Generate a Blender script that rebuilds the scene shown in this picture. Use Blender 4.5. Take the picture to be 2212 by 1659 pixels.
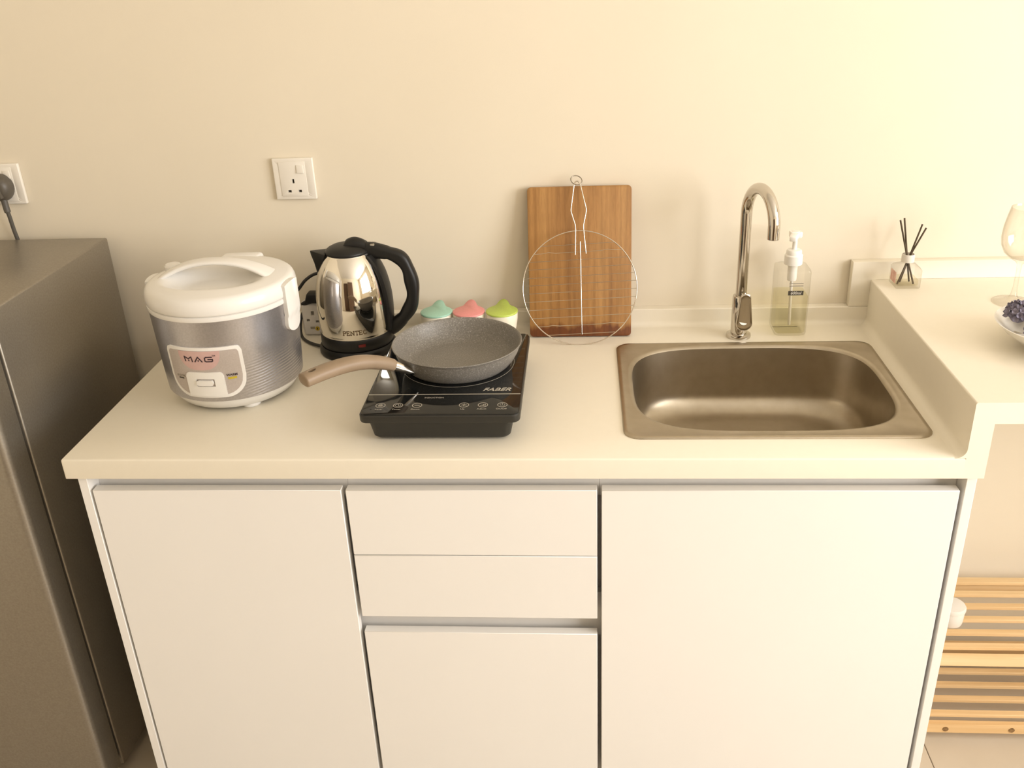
import bpy, bmesh, math, random
from mathutils import Vector, Matrix
from math import sin, cos, pi, radians, sqrt

for o in list(bpy.data.objects):
    bpy.data.objects.remove(o, do_unlink=True)
SC = bpy.context.scene
COL = SC.collection
ZC = 0.875                      # worktop height above the floor

# ------------------------------------------------------------------ camera
cam = bpy.data.cameras.new('camera')
cam.sensor_fit = 'HORIZONTAL'; cam.sensor_width = 36.0
cam.lens = 2018.718 / 2212 * 36.0
cam.clip_start = 0.02
camo = bpy.data.objects.new('camera', cam); COL.objects.link(camo)
camo.location = (0.11859, -1.91664, ZC + 0.7604)
camo.rotation_euler = (1.129907, 0.039992, 0.065782)
SC.camera = camo

# ------------------------------------------------------------------ world, lights, exposure
ROOM_X0, ROOM_X1, ROOM_Y0, ROOM_H = -1.75, 2.9, -4.0, 2.7
WIN_Y0, WIN_Y1, WIN_Z0, WIN_Z1 = -3.3, -0.9, 0.95, 2.45
world = bpy.data.worlds.new('world'); SC.world = world
world.use_nodes = True
world.node_tree.nodes['Background'].inputs[0].default_value = (1.0, 0.9, 0.74, 1)
world.node_tree.nodes['Background'].inputs[1].default_value = 0.6

def area_light(name, loc, rot, sx, sy, power, colour):
    l = bpy.data.lights.new(name, 'AREA'); l.shape = 'RECTANGLE'; l.size = sx; l.size_y = sy
    l.energy = power; l.color = colour
    o = bpy.data.objects.new(name, l); COL.objects.link(o); o.location = loc; o.rotation_euler = rot
    return o
# daylight entering through the window in the right-hand wall: the kettle mirrors it and every shadow falls away from it
area_light('window_right_offscreen', (ROOM_X1 + 0.05, (WIN_Y0 + WIN_Y1) / 2, (WIN_Z0 + WIN_Z1) / 2), (0, radians(90), 0),
           WIN_Z1 - WIN_Z0, WIN_Y1 - WIN_Y0, 90, (1.0, 0.985, 0.985))

SC.view_settings.view_transform = 'Standard'
SC.view_settings.look = 'None'
SC.view_settings.gamma = 1.0
SC.view_settings.use_curve_mapping = False
SC.view_settings.exposure = 0.75

# ------------------------------------------------------------------ materials
MATS = {}
def mat(name, col, rough=0.5, metal=0.0, **kw):
    m = bpy.data.materials.new(name); m.use_nodes = True
    nt = m.node_tree; b = nt.nodes['Principled BSDF']
    b.inputs['Base Color'].default_value = (*col, 1)
    b.inputs['Roughness'].default_value = rough
    b.inputs['Metallic'].default_value = metal
    if 'trans' in kw: b.inputs['Transmission Weight'].default_value = kw['trans']
    if 'ior' in kw: b.inputs['IOR'].default_value = kw['ior']
    if 'coat' in kw: b.inputs['Coat Weight'].default_value = kw['coat']
    if 'spec' in kw: b.inputs['Specular IOR Level'].default_value = kw['spec']
    if 'aniso' in kw: b.inputs['Anisotropic'].default_value = kw['aniso']
    if 'emit' in kw:
        b.inputs['Emission Color'].default_value = (*kw['emit'], 1); b.inputs['Emission Strength'].default_value = kw.get('power', 1)
    MATS[name] = m
    return m
def nodes(m): return m.node_tree.nodes, m.node_tree.links, m.node_tree.nodes['Principled BSDF']
def noise(m, scale, detail=3, vec=None, sc=(1, 1, 1), coord='Object'):
    N, L, b = nodes(m)
    tc = N.new('ShaderNodeTexCoord'); mp = N.new('ShaderNodeMapping'); mp.inputs['Scale'].default_value = sc
    L.new(tc.outputs[coord], mp.inputs[0])
    n = N.new('ShaderNodeTexNoise'); n.inputs['Scale'].default_value = scale; n.inputs['Detail'].default_value = detail
    L.new(mp.outputs[0], n.inputs['Vector'])
    return n
def ramp(m, src, stops):
    N, L, b = nodes(m)
    r = N.new('ShaderNodeValToRGB')
    e = r.color_ramp.elements
    while len(e) < len(stops): e.new(0.5)
    for i, (p, c) in enumerate(stops):
        e[i].position = p; e[i].color = (*c, 1)
    L.new(src, r.inputs[0]); return r
def vary(m, scale, c0, c1, sc=(1, 1, 1), lo=0.3, hi=0.7, detail=3):
    n = noise(m, scale, detail, sc=sc); r = ramp(m, n.outputs['Fac'], [(lo, c0), (hi, c1)])
    N, L, b = nodes(m); L.new(r.outputs[0], b.inputs['Base Color']); return r
def bump(m, scale, strength, dist=0.001, sc=(1, 1, 1), detail=3):
    n = noise(m, scale, detail, sc=sc); N, L, b = nodes(m)
    bp = N.new('ShaderNodeBump'); bp.inputs['Strength'].default_value = strength; bp.inputs['Distance'].default_value = dist
    L.new(n.outputs['Fac'], bp.inputs['Height']); L.new(bp.outputs[0], b.inputs['Normal'])
def rough_var(m, scale, lo, hi, sc=(1, 1, 1)):
    n = noise(m, scale, 4, sc=sc); N, L, b = nodes(m)
    r = N.new('ShaderNodeMapRange'); r.inputs['To Min'].default_value = lo; r.inputs['To Max'].default_value = hi
    L.new(n.outputs['Fac'], r.inputs[0]); L.new(r.outputs[0], b.inputs['Roughness'])

m = mat('wall_paint', (0.80, 0.72, 0.575), 0.85); vary(m, 3.0, (0.79, 0.71, 0.565), (0.81, 0.73, 0.585)); bump(m, 350, 0.10, 0.0006)
m = mat('ceiling_paint', (0.85, 0.82, 0.76), 0.9); bump(m, 250, 0.1, 0.0005)
m = mat('floor_tile', (0.55, 0.47, 0.36), 0.35); vary(m, 4.0, (0.53, 0.45, 0.34), (0.58, 0.50, 0.39), detail=6)
m = mat('grout', (0.30, 0.25, 0.19), 0.9); bump(m, 300, 0.2)
m = mat('solid_surface', (0.86, 0.80, 0.67), 0.42); vary(m, 60, (0.855, 0.795, 0.665), (0.865, 0.805, 0.675)); 
m = mat('laminate_white', (0.86, 0.835, 0.795), 0.42); vary(m, 6, (0.855, 0.83, 0.79), (0.865, 0.84, 0.80)); bump(m, 600, 0.03, 0.0003)
m = mat('laminate_inner', (0.86, 0.835, 0.795), 0.6); vary(m, 8, (0.855, 0.83, 0.79), (0.865, 0.84, 0.80))
m = mat('socket_plastic', (0.84, 0.79, 0.70), 0.3); vary(m, 20, (0.835, 0.785, 0.695), (0.845, 0.795, 0.705))
m = mat('hole_shade', (0.03, 0.022, 0.015), 0.7); bump(m, 100, 0.1)  # near-black colour standing in for the shade inside the socket pin holes
m = mat('black_plastic', (0.012, 0.011, 0.0095), 0.42, spec=0.35); bump(m, 900, 0.12, 0.0003)
m = mat('hob_plastic', (0.026, 0.024, 0.019), 0.45, spec=0.4); bump(m, 900, 0.12, 0.0003)
m = mat('plug_grey', (0.10, 0.085, 0.065), 0.45); bump(m, 700, 0.1, 0.0003)
m = mat('black_cable', (0.018, 0.017, 0.015), 0.5); bump(m, 700, 0.1, 0.0003)
m = mat('grey_cable', (0.10, 0.09, 0.075), 0.5); bump(m, 700, 0.1, 0.0003)
m = mat('fridge_steel', (0.35, 0.32, 0.27), 0.39, 0.85); vary(m, 260, (0.325, 0.295, 0.25), (0.375, 0.345, 0.295)); rough_var(m, 30, 0.35, 0.43)
m = mat('gasket', (0.10, 0.09, 0.08), 0.7); bump(m, 200, 0.1)
m = mat('cooker_white', (0.81, 0.785, 0.74), 0.22); vary(m, 12, (0.805, 0.78, 0.735), (0.815, 0.79, 0.745))
m = mat('mirror_steel', (0.80, 0.77, 0.71), 0.045, 1.0); rough_var(m, 25, 0.03, 0.07)
m = mat('chrome', (0.62, 0.585, 0.53), 0.07, 1.0); rough_var(m, 40, 0.05, 0.11)
m = mat('wire_steel', (0.74, 0.69, 0.61), 0.16, 1.0); rough_var(m, 80, 0.1, 0.25)
m = mat('rung_steel', (0.56, 0.49, 0.39), 0.35, 1.0); rough_var(m, 80, 0.3, 0.42)
m = mat('dark_wire', (0.32, 0.28, 0.22), 0.3, 1.0); rough_var(m, 80, 0.2, 0.4)
m = mat('sink_steel', (0.44, 0.385, 0.30), 0.30, 1.0, aniso=0.3); vary(m, 40, (0.42, 0.365, 0.28), (0.46, 0.405, 0.32)); rough_var(m, 300, 0.32, 0.40, sc=(1, 6, 1))
m = mat('glass_black', (0.008, 0.009, 0.009), 0.05, spec=0.4); vary(m, 10, (0.007, 0.008, 0.008), (0.010, 0.011, 0.011))
m = mat('silk_print', (0.42, 0.38, 0.31), 0.5); vary(m, 300, (0.40, 0.36, 0.29), (0.44, 0.40, 0.33))
m = mat('pan_stone', (0.25, 0.235, 0.215), 0.42)
N, L, b = nodes(m)
n = noise(m, 420, 2); r = ramp(m, n.outputs['Fac'], [(0.34, (0.165, 0.150, 0.128)), (0.60, (0.225, 0.207, 0.180)), (0.74, (0.37, 0.35, 0.315))]); L.new(r.outputs[0], b.inputs['Base Color']); bump(m, 420, 0.1, 0.0004)
m = mat('pan_handle', (0.36, 0.265, 0.175), 0.5); vary(m, 30, (0.265, 0.190, 0.120), (0.30, 0.218, 0.142), sc=(1, 1, 1)); bump(m, 250, 0.08, 0.0004)
for nm, c in (('lid_teal', (0.36, 0.62, 0.48)), ('lid_pink', (0.82, 0.31, 0.29)), ('lid_green', (0.52, 0.65, 0.12))):
    m = mat(nm, c, 0.4); vary(m, 300, tuple(x * 0.96 for x in c), tuple(min(1, x * 1.04) for x in c))
m = mat('jar_cream', (0.84, 0.78, 0.64), 0.35); vary(m, 20, (0.83, 0.77, 0.63), (0.85, 0.79, 0.65))
# cutting board: vertical strips of grain, a damp dark foot with drips
m = mat('board_wood', (0.5, 0.27, 0.1), 0.55)
N, L, b = nodes(m)
n1 = noise(m, 9, 4, sc=(4.0, 1, 0.22)); n2 = noise(m, 120, 3, sc=(1, 1, 0.03)); n3 = noise(m, 500, 2, sc=(1, 1, 0.12))
r1 = ramp(m, n1.outputs['Fac'], [(0.30, (0.290, 0.132, 0.034)), (0.5, (0.395, 0.195, 0.056)), (0.70, (0.455, 0.238, 0.074))])
mx = N.new('ShaderNodeMixRGB'); mx.blend_type = 'MULTIPLY'; mx.inputs[0].default_value = 0.55
r2 = ramp(m, n2.outputs['Fac'], [(0.36, (0.62, 0.58, 0.52)), (0.58, (1, 1, 1))])
L.new(r1.outputs[0], mx.inputs[1]); L.new(r2.outputs[0], mx.inputs[2])
mx3 = N.new('ShaderNodeMixRGB'); mx3.blend_type = 'MULTIPLY'; mx3.inputs[0].default_value = 0.5
r3 = ramp(m, n3.outputs['Fac'], [(0.35, (0.8, 0.78, 0.75)), (0.6, (1, 1, 1))])
L.new(mx.outputs[0], mx3.inputs[1]); L.new(r3.outputs[0], mx3.inputs[2])
tc = N.new('ShaderNodeTexCoord'); sep = N.new('ShaderNodeSeparateXYZ'); L.new(tc.outputs['Object'], sep.inputs[0])
n4 = noise(m, 55, 3, sc=(1, 1, 0.08))
ml = N.new('ShaderNodeMath'); ml.operation = 'MULTIPLY_ADD'; ml.inputs[1].default_value = -0.036; ml.inputs[2].default_value = 0.001
L.new(n4.outputs['Fac'], ml.inputs[0])
ad = N.new('ShaderNodeMath'); ad.operation = 'ADD'; L.new(sep.outputs['Z'], ad.inputs[0]); L.new(ml.outputs[0], ad.inputs[1])
r4 = ramp(m, ad.outputs[0], [(0.0, (0.42, 0.25, 0.16)), (0.008, (1, 1, 1))])
r4.color_ramp.elements[0].position = 0.0; r4.color_ramp.elements[1].position = 0.012
mx4 = N.new('ShaderNodeMixRGB'); mx4.blend_type = 'MULTIPLY'; mx4.inputs[0].default_value = 1.0
L.new(mx3.outputs[0], mx4.inputs[1]); L.new(r4.outputs[0], mx4.inputs[2]); L.new(mx4.outputs[0], b.inputs['Base Color'])
bump(m, 200, 0.12, 0.0005, sc=(1, 1, 0.05))
def thin_glass(name, col, edge, ior=1.45, rough=0.02):
    """clear thin-walled glass: tinted straight transmission under a Fresnel reflection, denser at grazing angles"""
    m = bpy.data.materials.new(name); m.use_nodes = True; nt = m.node_tree; N, L = nt.nodes, nt.links
    N.remove(N['Principled BSDF']); out = N['Material Output']
    tr = N.new('ShaderNodeBsdfTransparent'); gl_ = N.new('ShaderNodeBsdfGlossy'); gl_.inputs['Roughness'].default_value = rough
    lw = N.new('ShaderNodeLayerWeight'); lw.inputs['Blend'].default_value = 0.25
    mc = N.new('ShaderNodeMixRGB'); mc.inputs[1].default_value = (*col, 1); mc.inputs[2].default_value = (*edge, 1)
    L.new(lw.outputs['Facing'], mc.inputs[0]); L.new(mc.outputs[0], tr.inputs['Color'])
    lw2 = N.new('ShaderNodeLayerWeight'); lw2.inputs['Blend'].default_value = 0.5
    pw = N.new('ShaderNodeMath'); pw.operation = 'POWER'; pw.inputs[1].default_value = 4.0; L.new(lw2.outputs['Facing'], pw.inputs[0])
    fr_ = N.new('ShaderNodeMath'); fr_.operation = 'MULTIPLY_ADD'; fr_.inputs[1].default_value = 0.55 * (ior - 1) / 0.45; fr_.inputs[2].default_value = 0.035 * (ior - 1) / 0.45; L.new(pw.outputs[0], fr_.inputs[0])
    mx_ = N.new('ShaderNodeMixShader'); L.new(fr_.outputs[0], mx_.inputs[0]); L.new(tr.outputs[0], mx_.inputs[1]); L.new(gl_.outputs[0], mx_.inputs[2])
    L.new(mx_.outputs[0], out.inputs['Surface']); MATS[name] = m; return m
thin_glass('bottle_plastic', (0.992, 0.99, 0.98), (0.90, 0.89, 0.85), 1.40)
thin_glass('soap_liquid', (0.985, 0.975, 0.895), (0.94, 0.925, 0.80), 1.12)
thin_glass('clear_glass', (0.997, 0.995, 0.99), (0.78, 0.75, 0.69), 1.50)
thin_glass('oil_liquid', (0.985, 0.97, 0.91), (0.95, 0.92, 0.82), 1.15)
m = mat('pump_white', (0.90, 0.87, 0.80), 0.3); vary(m, 30, (0.895, 0.865, 0.795), (0.905, 0.875, 0.805))
m = mat('label_black', (0.06, 0.05, 0.035), 0.5); vary(m, 200, (0.055, 0.046, 0.032), (0.066, 0.055, 0.038))
m = mat('label_grey', (0.33, 0.29, 0.22), 0.5); vary(m, 200, (0.31, 0.27, 0.2), (0.35, 0.31, 0.24))
m = mat('label_white', (0.85, 0.81, 0.72), 0.5); vary(m, 200, (0.84, 0.80, 0.71), (0.86, 0.82, 0.73))
m = mat('reed', (0.075, 0.050, 0.024), 0.7); vary(m, 200, (0.06, 0.04, 0.018), (0.09, 0.06, 0.03), sc=(1, 1, 0.1))
m = mat('label_pink', (0.72, 0.40, 0.32), 0.5); vary(m, 90, (0.80, 0.55, 0.45), (0.62, 0.30, 0.24))
m = mat('porcelain', (0.88, 0.85, 0.79), 0.18); vary(m, 20, (0.875, 0.845, 0.785), (0.885, 0.855, 0.795))
m = mat('petal_purple', (0.20, 0.17, 0.30), 0.7); vary(m, 120, (0.16, 0.14, 0.20), (0.38, 0.345, 0.41))
m = mat('petal_pale', (0.62, 0.56, 0.46), 0.6); vary(m, 60, (0.33, 0.28, 0.21), (0.60, 0.54, 0.43))
m = mat('pine', (0.74, 0.50, 0.25), 0.55)
N, L, b = nodes(m)
n1 = noise(m, 14, 5, sc=(0.12, 3, 3)); r1 = ramp(m, n1.outputs['Fac'], [(0.3, (0.66, 0.42, 0.19)), (0.55, (0.78, 0.55, 0.29)), (0.75, (0.84, 0.64, 0.38))])
n2 = noise(m, 9, 1, sc=(1, 1.6, 1.6)); r2 = ramp(m, n2.outputs['Fac'], [(0.0, (0.30, 0.17, 0.06)), (0.20, (0.30, 0.17, 0.06)), (0.245, (1, 1, 1))])
mx = N.new('ShaderNodeMixRGB'); mx.blend_type = 'MULTIPLY'; mx.inputs[0].default_value = 1.0
L.new(r1.outputs[0], mx.inputs[1]); L.new(r2.outputs[0], mx.inputs[2]); L.new(mx.outputs[0], b.inputs['Base Color'])
m = mat('knot_wood', (0.22, 0.12, 0.045), 0.6); vary(m, 200, (0.17, 0.09, 0.03), (0.28, 0.16, 0.06))
m = mat('frosted_plastic', (0.85, 0.80, 0.72), 0.35, trans=0.12, ior=1.4); vary(m, 20, (0.84, 0.79, 0.71), (0.86, 0.81, 0.73))
m = mat('plug_white', (0.78, 0.74, 0.68), 0.4); vary(m, 20, (0.77, 0.73, 0.67), (0.79, 0.75, 0.69))
m = mat('yellow_mark', (0.65, 0.45, 0.02), 0.5); vary(m, 200, (0.62, 0.43, 0.02), (0.68, 0.48, 0.03))
m = mat('red_lens', (0.16, 0.012, 0.01), 0.25); vary(m, 200, (0.14, 0.01, 0.008), (0.18, 0.015, 0.012))
m = mat('ink_dark', (0.045, 0.022, 0.03), 0.5); vary(m, 200, (0.04, 0.02, 0.027), (0.05, 0.025, 0.033))
m = mat('ink_brown', (0.13, 0.085, 0.04), 0.5); vary(m, 200, (0.12, 0.08, 0.035), (0.14, 0.09, 0.045))
m = mat('panel_silver', (0.50, 0.44, 0.40), 0.42, 0.25); vary(m, 400, (0.48, 0.42, 0.38), (0.53, 0.47, 0.43))
m = mat('panel_pink', (0.60, 0.40, 0.37), 0.42, 0.1); vary(m, 60, (0.58, 0.38, 0.355), (0.62, 0.42, 0.385))
m = mat('lamp_yellow', (0.55, 0.42, 0.03), 0.3); vary(m, 200, (0.53, 0.40, 0.03), (0.58, 0.45, 0.04))
m = mat('door_wood', (0.10, 0.055, 0.03), 0.4); vary(m, 8, (0.08, 0.042, 0.022), (0.13, 0.07, 0.04), sc=(6, 6, 0.3))
m = mat('window_frame_paint', (0.80, 0.78, 0.74), 0.4); vary(m, 10, (0.79, 0.77, 0.73), (0.81, 0.79, 0.75))
# silver cooker shell with fine engraved wave lines low on its right side
m = mat('cooker_silver', (0.47, 0.455, 0.465), 0.33, 0.85)
N, L, b = nodes(m)
vary(m, 300, (0.44, 0.425, 0.435), (0.50, 0.485, 0.495))
tc = N.new('ShaderNodeTexCoord'); wv = N.new('ShaderNodeTexWave'); wv.bands_direction = 'Z'; wv.inputs['Scale'].default_value = 58; wv.inputs['Distortion'].default_value = 2.2; wv.inputs['Detail'].default_value = 0; wv.inputs['Detail Scale'].default_value = 0.3
mp = N.new('ShaderNodeMapping'); mp.inputs['Rotation'].default_value = (0.0, 0.16, 0)
L.new(tc.outputs['Object'], mp.inputs[0]); L.new(mp.outputs[0], wv.inputs['Vector'])
sep = N.new('ShaderNodeSeparateXYZ'); L.new(tc.outputs['Object'], sep.inputs[0])
mr = N.new('ShaderNodeMapRange'); mr.inputs['From Min'].default_value = 0.02; mr.inputs['From Max'].default_value = 0.09; L.new(sep.outputs['X'], mr.inputs[0])
mr2 = N.new('ShaderNodeMapRange'); mr2.inputs['From Min'].default_value = 0.12; mr2.inputs['From Max'].default_value = 0.08; L.new(sep.outputs['Z'], mr2.inputs[0])
mm = N.new('ShaderNodeMath'); mm.operation = 'MULTIPLY'; L.new(mr.outputs[0], mm.inputs[0]); L.new(mr2.outputs[0], mm.inputs[1])
mm2 = N.new('ShaderNodeMath'); mm2.operation = 'MULTIPLY'; L.new(mm.outputs[0], mm2.inputs[0]); L.new(wv.outputs['Fac'], mm2.inputs[1])
bp = N.new('ShaderNodeBump'); bp.inputs['Strength'].default_value = 0.5; bp.inputs['Distance'].default_value = 0.0006
L.new(mm2.outputs[0], bp.inputs['Height']); L.new(bp.outputs[0], b.inputs['Normal'])
M = MATS

# ------------------------------------------------------------------ object helpers
def obj(name, bm, material, parent=None, smooth=None, bev=0.0, seg=2, bevang=30):
    if bev > 0:
        bm.normal_update()
        es = [e for e in bm.edges if len(e.link_faces) == 2 and e.calc_face_angle(0) > radians(bevang)]
        bmesh.ops.bevel(bm, geom=es, offset=bev, segments=seg, profile=0.5, affect='EDGES', clamp_overlap=True)
        if smooth is None: smooth = 40
    me = bpy.data.meshes.new(name)
    bm.normal_update()
    bm.to_mesh(me); bm.free()
    me.materials.append(M[material])
    if smooth is not None:
        for p in me.polygons: p.use_smooth = True
        me.set_sharp_from_angle(angle=radians(smooth))
    o = bpy.data.objects.new(name, me); COL.objects.link(o)
    if parent: o.parent = parent
    return o
def tag(o, label=None, cat=None, group=None, kind=None):
    if label: o['label'] = label
    if cat: o['category'] = cat
    if group: o['group'] = group
    if kind: o['kind'] = kind
    return o
def thing(name, loc, label, cat, group=None, rz=0.0):
    o = bpy.data.objects.new(name, None); COL.objects.link(o)
    o.empty_display_size = 0.05
    o.location = loc; o.rotation_euler = (0, 0, rz)
    return tag(o, label, cat, group)
def NB(): return bmesh.new()
def box(bm, x0, x1, y0, y1, z0, z1):
    v = [bm.verts.new(c) for c in ((x0, y0, z0), (x1, y0, z0), (x1, y1, z0), (x0, y1, z0), (x0, y0, z1), (x1, y0, z1), (x1, y1, z1), (x0, y1, z1))]
    for f in ((0, 3, 2, 1), (4, 5, 6, 7), (0, 1, 5, 4), (1, 2, 6, 5), (2, 3, 7, 6), (3, 0, 4, 7)): bm.faces.new([v[i] for i in f])
    return bm
def boxb(*a): return box(NB(), *a)
def loft(bm, rings, cap0=True, cap1=True, closed=True):
    R = [[bm.verts.new(c) for c in r] for r in rings]
    n = len(R[0])
    for a, b in zip(R, R[1:]):
        for i in range(n if closed else n - 1):
            j = (i + 1) % n
            bm.faces.new((a[i], a[j], b[j], b[i]))
    if cap0: bm.faces.new(R[0][::-1])
    if cap1: bm.faces.new(R[-1])
    return R
def fixn(bm):
    bmesh.ops.recalc_face_normals(bm, faces=bm.faces); return bm
def lathe(bm, prof, n=64, cx=0, cy=0, cap0=True, cap1=True):
    rings = []
    for r, z in prof:
        rr = max(r, 1e-5)
        rings.append([(cx + rr * cos(2 * pi * i / n), cy + rr * sin(2 * pi * i / n), z) for i in range(n)])
    loft(bm, rings, cap0, cap1)
    bmesh.ops.remove_doubles(bm, verts=bm.verts, dist=2e-5)
    return bm
def latheb(prof, n=64, **k): return lathe(NB(), prof, n, **k)
def frames(pts, up0=None):
    pts = [Vector(p) for p in pts]; T = []
    for i in range(len(pts)):
        a = pts[max(0, i - 1)]; b = pts[min(len(pts) - 1, i + 1)]; T.append((b - a).normalized())
    up = Vector(up0) if up0 else (Vector((0, 0, 1)) if abs(T[0].z) < 0.9 else Vector((0, 1, 0)))
    nrm = (up - up.dot(T[0]) * T[0]).normalized(); out = []
    for p, t in zip(pts, T):
        nrm = (nrm - nrm.dot(t) * t).normalized(); out.append((p, t, nrm, t.cross(nrm)))
    return out
def tube(bm, pts, r, n=10, up=None):
    rs = r if isinstance(r, (list, tuple)) else [r] * len(pts)
    rings = [[p + rr * (cos(2 * pi * i / n) * a + sin(2 * pi * i / n) * b) for i in range(n)] for (p, t, a, b), rr in zip(frames(pts, up), rs)]
    loft(bm, rings); return bm
def ringtube(bm, centre, u, w, r, tr, n=48, m=8, ru=None):
    u = Vector(u).normalized(); w = Vector(w).normalized(); nn = u.cross(w); c = Vector(centre); ru = ru or r
    V = []
    for i in range(n):
        a = 2 * pi * i / n; d = (ru * cos(a) * u + r * sin(a) * w); dn = d.normalized()
        V.append([bm.verts.new(c + d + tr * (cos(2 * pi * k / m) * dn + sin(2 * pi * k / m) * nn)) for k in range(m)])
    for i in range(n):
        for k in range(m):
            bm.faces.new((V[i][k], V[(i + 1) % n][k], V[(i + 1) % n][(k + 1) % m], V[i][(k + 1) % m]))
    return bm
def spline(pts, n=8):
    P = [Vector(p) for p in pts]; out = []
    for i in range(len(P) - 1):
        p0 = P[max(i - 1, 0)]; p1 = P[i]; p2 = P[i + 1]; p3 = P[min(i + 2, len(P) - 1)]
        for k in range(n):
            t = k / n
            out.append(0.5 * ((2 * p1) + (-p0 + p2) * t + (2 * p0 - 5 * p1 + 4 * p2 - p3) * t * t + (-p0 + 3 * p1 - 3 * p2 + p3) * t ** 3))
    out.append(P[-1]); return out
def lerp_prof(prof, z):
    for (r0, z0), (r1, z1) in zip(prof, prof[1:]):
        if z0 <= z <= z1: return r0 + (r1 - r0) * (z - z0) / max(z1 - z0, 1e-9)
    return prof[0][0] if z < prof[0][1] else prof[-1][0]
def rrect(x0, x1, y0, y1, r, n=6):
    out = []
    for cx, cy, a0 in ((x1 - r, y1 - r, 0), (x0 + r, y1 - r, 90), (x0 + r, y0 + r, 180), (x1 - r, y0 + r, 270)):
        for k in range(n + 1):
            a = radians(a0 + 90 * k / n); out.append((cx + r * cos(a), cy + r * sin(a)))
    return out
def prism(bm, poly, z0, z1):
    loft(bm, [[(x, y, z0) for x, y in poly], [(x, y, z1) for x, y in poly]]); return bm
def cyl_patch(bm, s0, s1, zlo, zhi, rz, t, az0, n=24, m=10, lift=0.0):
    """a raised plate wrapped round a lathe body: s runs along the circumference, outline zlo(s)..zhi(s)"""
    F = []; B = []
    for i in range(n + 1):
        s = s0 + (s1 - s0) * i / n; a_, b_ = zlo(s), zhi(s); fr = []; bk = []
        for k in range(m + 1):
            z = a_ + (b_ - a_) * k / m; r = rz(z); a = az0 + s / r
            fr.append(bm.verts.new(((r + lift + t) * cos(a), (r + lift + t) * sin(a), z)))
            bk.append(bm.verts.new(((r + lift - 0.0015) * cos(a), (r + lift - 0.0015) * sin(a), z)))
        F.append(fr); B.append(bk)
    for i in range(n):
        for k in range(m):
            bm.faces.new((F[i][k], F[i + 1][k], F[i + 1][k + 1], F[i][k + 1]))
            bm.faces.new((B[i][k], B[i][k + 1], B[i + 1][k + 1], B[i + 1][k]))
        bm.faces.new((F[i][0], B[i][0], B[i + 1][0], F[i + 1][0])); bm.faces.new((F[i][m], F[i + 1][m], B[i + 1][m], B[i][m]))
    for k in range(m):
        bm.faces.new((F[0][k], F[0][k + 1], B[0][k + 1], B[0][k])); bm.faces.new((F[n][k], B[n][k], B[n][k + 1], F[n][k + 1]))
    bmesh.ops.remove_doubles(bm, verts=bm.verts, dist=1e-6)
    return bm
def strokes(bm, lines, w, fn, t=0.0004):
    """lettering drawn as strokes (flat bars of width w) and mapped by fn(x, y, h) to 3-D"""
    for ln in lines:
        for (xa, ya), (xb, yb) in zip(ln, ln[1:]):
            d = Vector((xb - xa, yb - ya, 0)); l = d.length
            if l < 1e-7: continue
            d /= l; p = Vector((-d.y, d.x, 0)) * w / 2; e = d * w * 0.35
            q = [Vector((xa, ya, 0)) - e - p, Vector((xb, yb, 0)) + e - p, Vector((xb, yb, 0)) + e + p, Vector((xa, ya, 0)) - e + p]
            lo = [bm.verts.new(fn(v.x, v.y, 0)) for v in q]; hi = [bm.verts.new(fn(v.x, v.y, t)) for v in q]
            bm.faces.new(hi)
            for i in range(4): bm.faces.new((lo[i], lo[(i + 1) % 4], hi[(i + 1) % 4], hi[i]))
    return bm
def text_bm(s, size, fn, shear=0.0, sx=1.0, offset=0.0, t=0.0004, align='CENTER'):
    cu = bpy.data.curves.new('lettering', 'FONT'); cu.body = s; cu.size = size; cu.shear = shear; cu.align_x = align; cu.align_y = 'CENTER'; cu.offset = offset; cu.resolution_u = 3
    o = bpy.data.objects.new('lettering', cu); COL.objects.link(o)
    dg = bpy.context.evaluated_depsgraph_get()
    me = bpy.data.meshes.new_from_object(o.evaluated_get(dg))
    bpy.data.objects.remove(o, do_unlink=True); bpy.data.curves.remove(cu)
    bm = NB(); bm.from_mesh(me); bpy.data.meshes.remove(me)
    bmesh.ops.triangulate(bm, faces=bm.faces)
    r = bmesh.ops.extrude_face_region(bm, geom=list(bm.faces))
    ext = [g for g in r['geom'] if isinstance(g, bmesh.types.BMVert)]; es = set(ext)
    for v in bm.verts: v.co = Vector(fn(v.co.x * sx, v.co.y, t if v in es else 0.0))
    return fixn(bm)
def cut(o, cutter):
    """carve a real recess or hole out of a part"""
    fixn(cutter); me = bpy.data.meshes.new('cutter'); cutter.to_mesh(me); cutter.free()
    c_ = bpy.data.objects.new('cutter', me); COL.objects.link(c_)
    md = o.modifiers.new('recess', 'BOOLEAN'); md.operation = 'DIFFERENCE'; md.solver = 'EXACT'; md.object = c_
    par, o.parent = o.parent, None
    bpy.context.view_layer.update()
    new = bpy.data.meshes.new_from_object(o.evaluated_get(bpy.context.evaluated_depsgraph_get()))
    o.modifiers.clear(); o.parent = par; o.data = new
    bpy.data.objects.remove(c_, do_unlink=True)
def struct(name, bm, material, **k):
    o = obj(name, bm, material, **k); o['kind'] = 'structure'; return o

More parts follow.
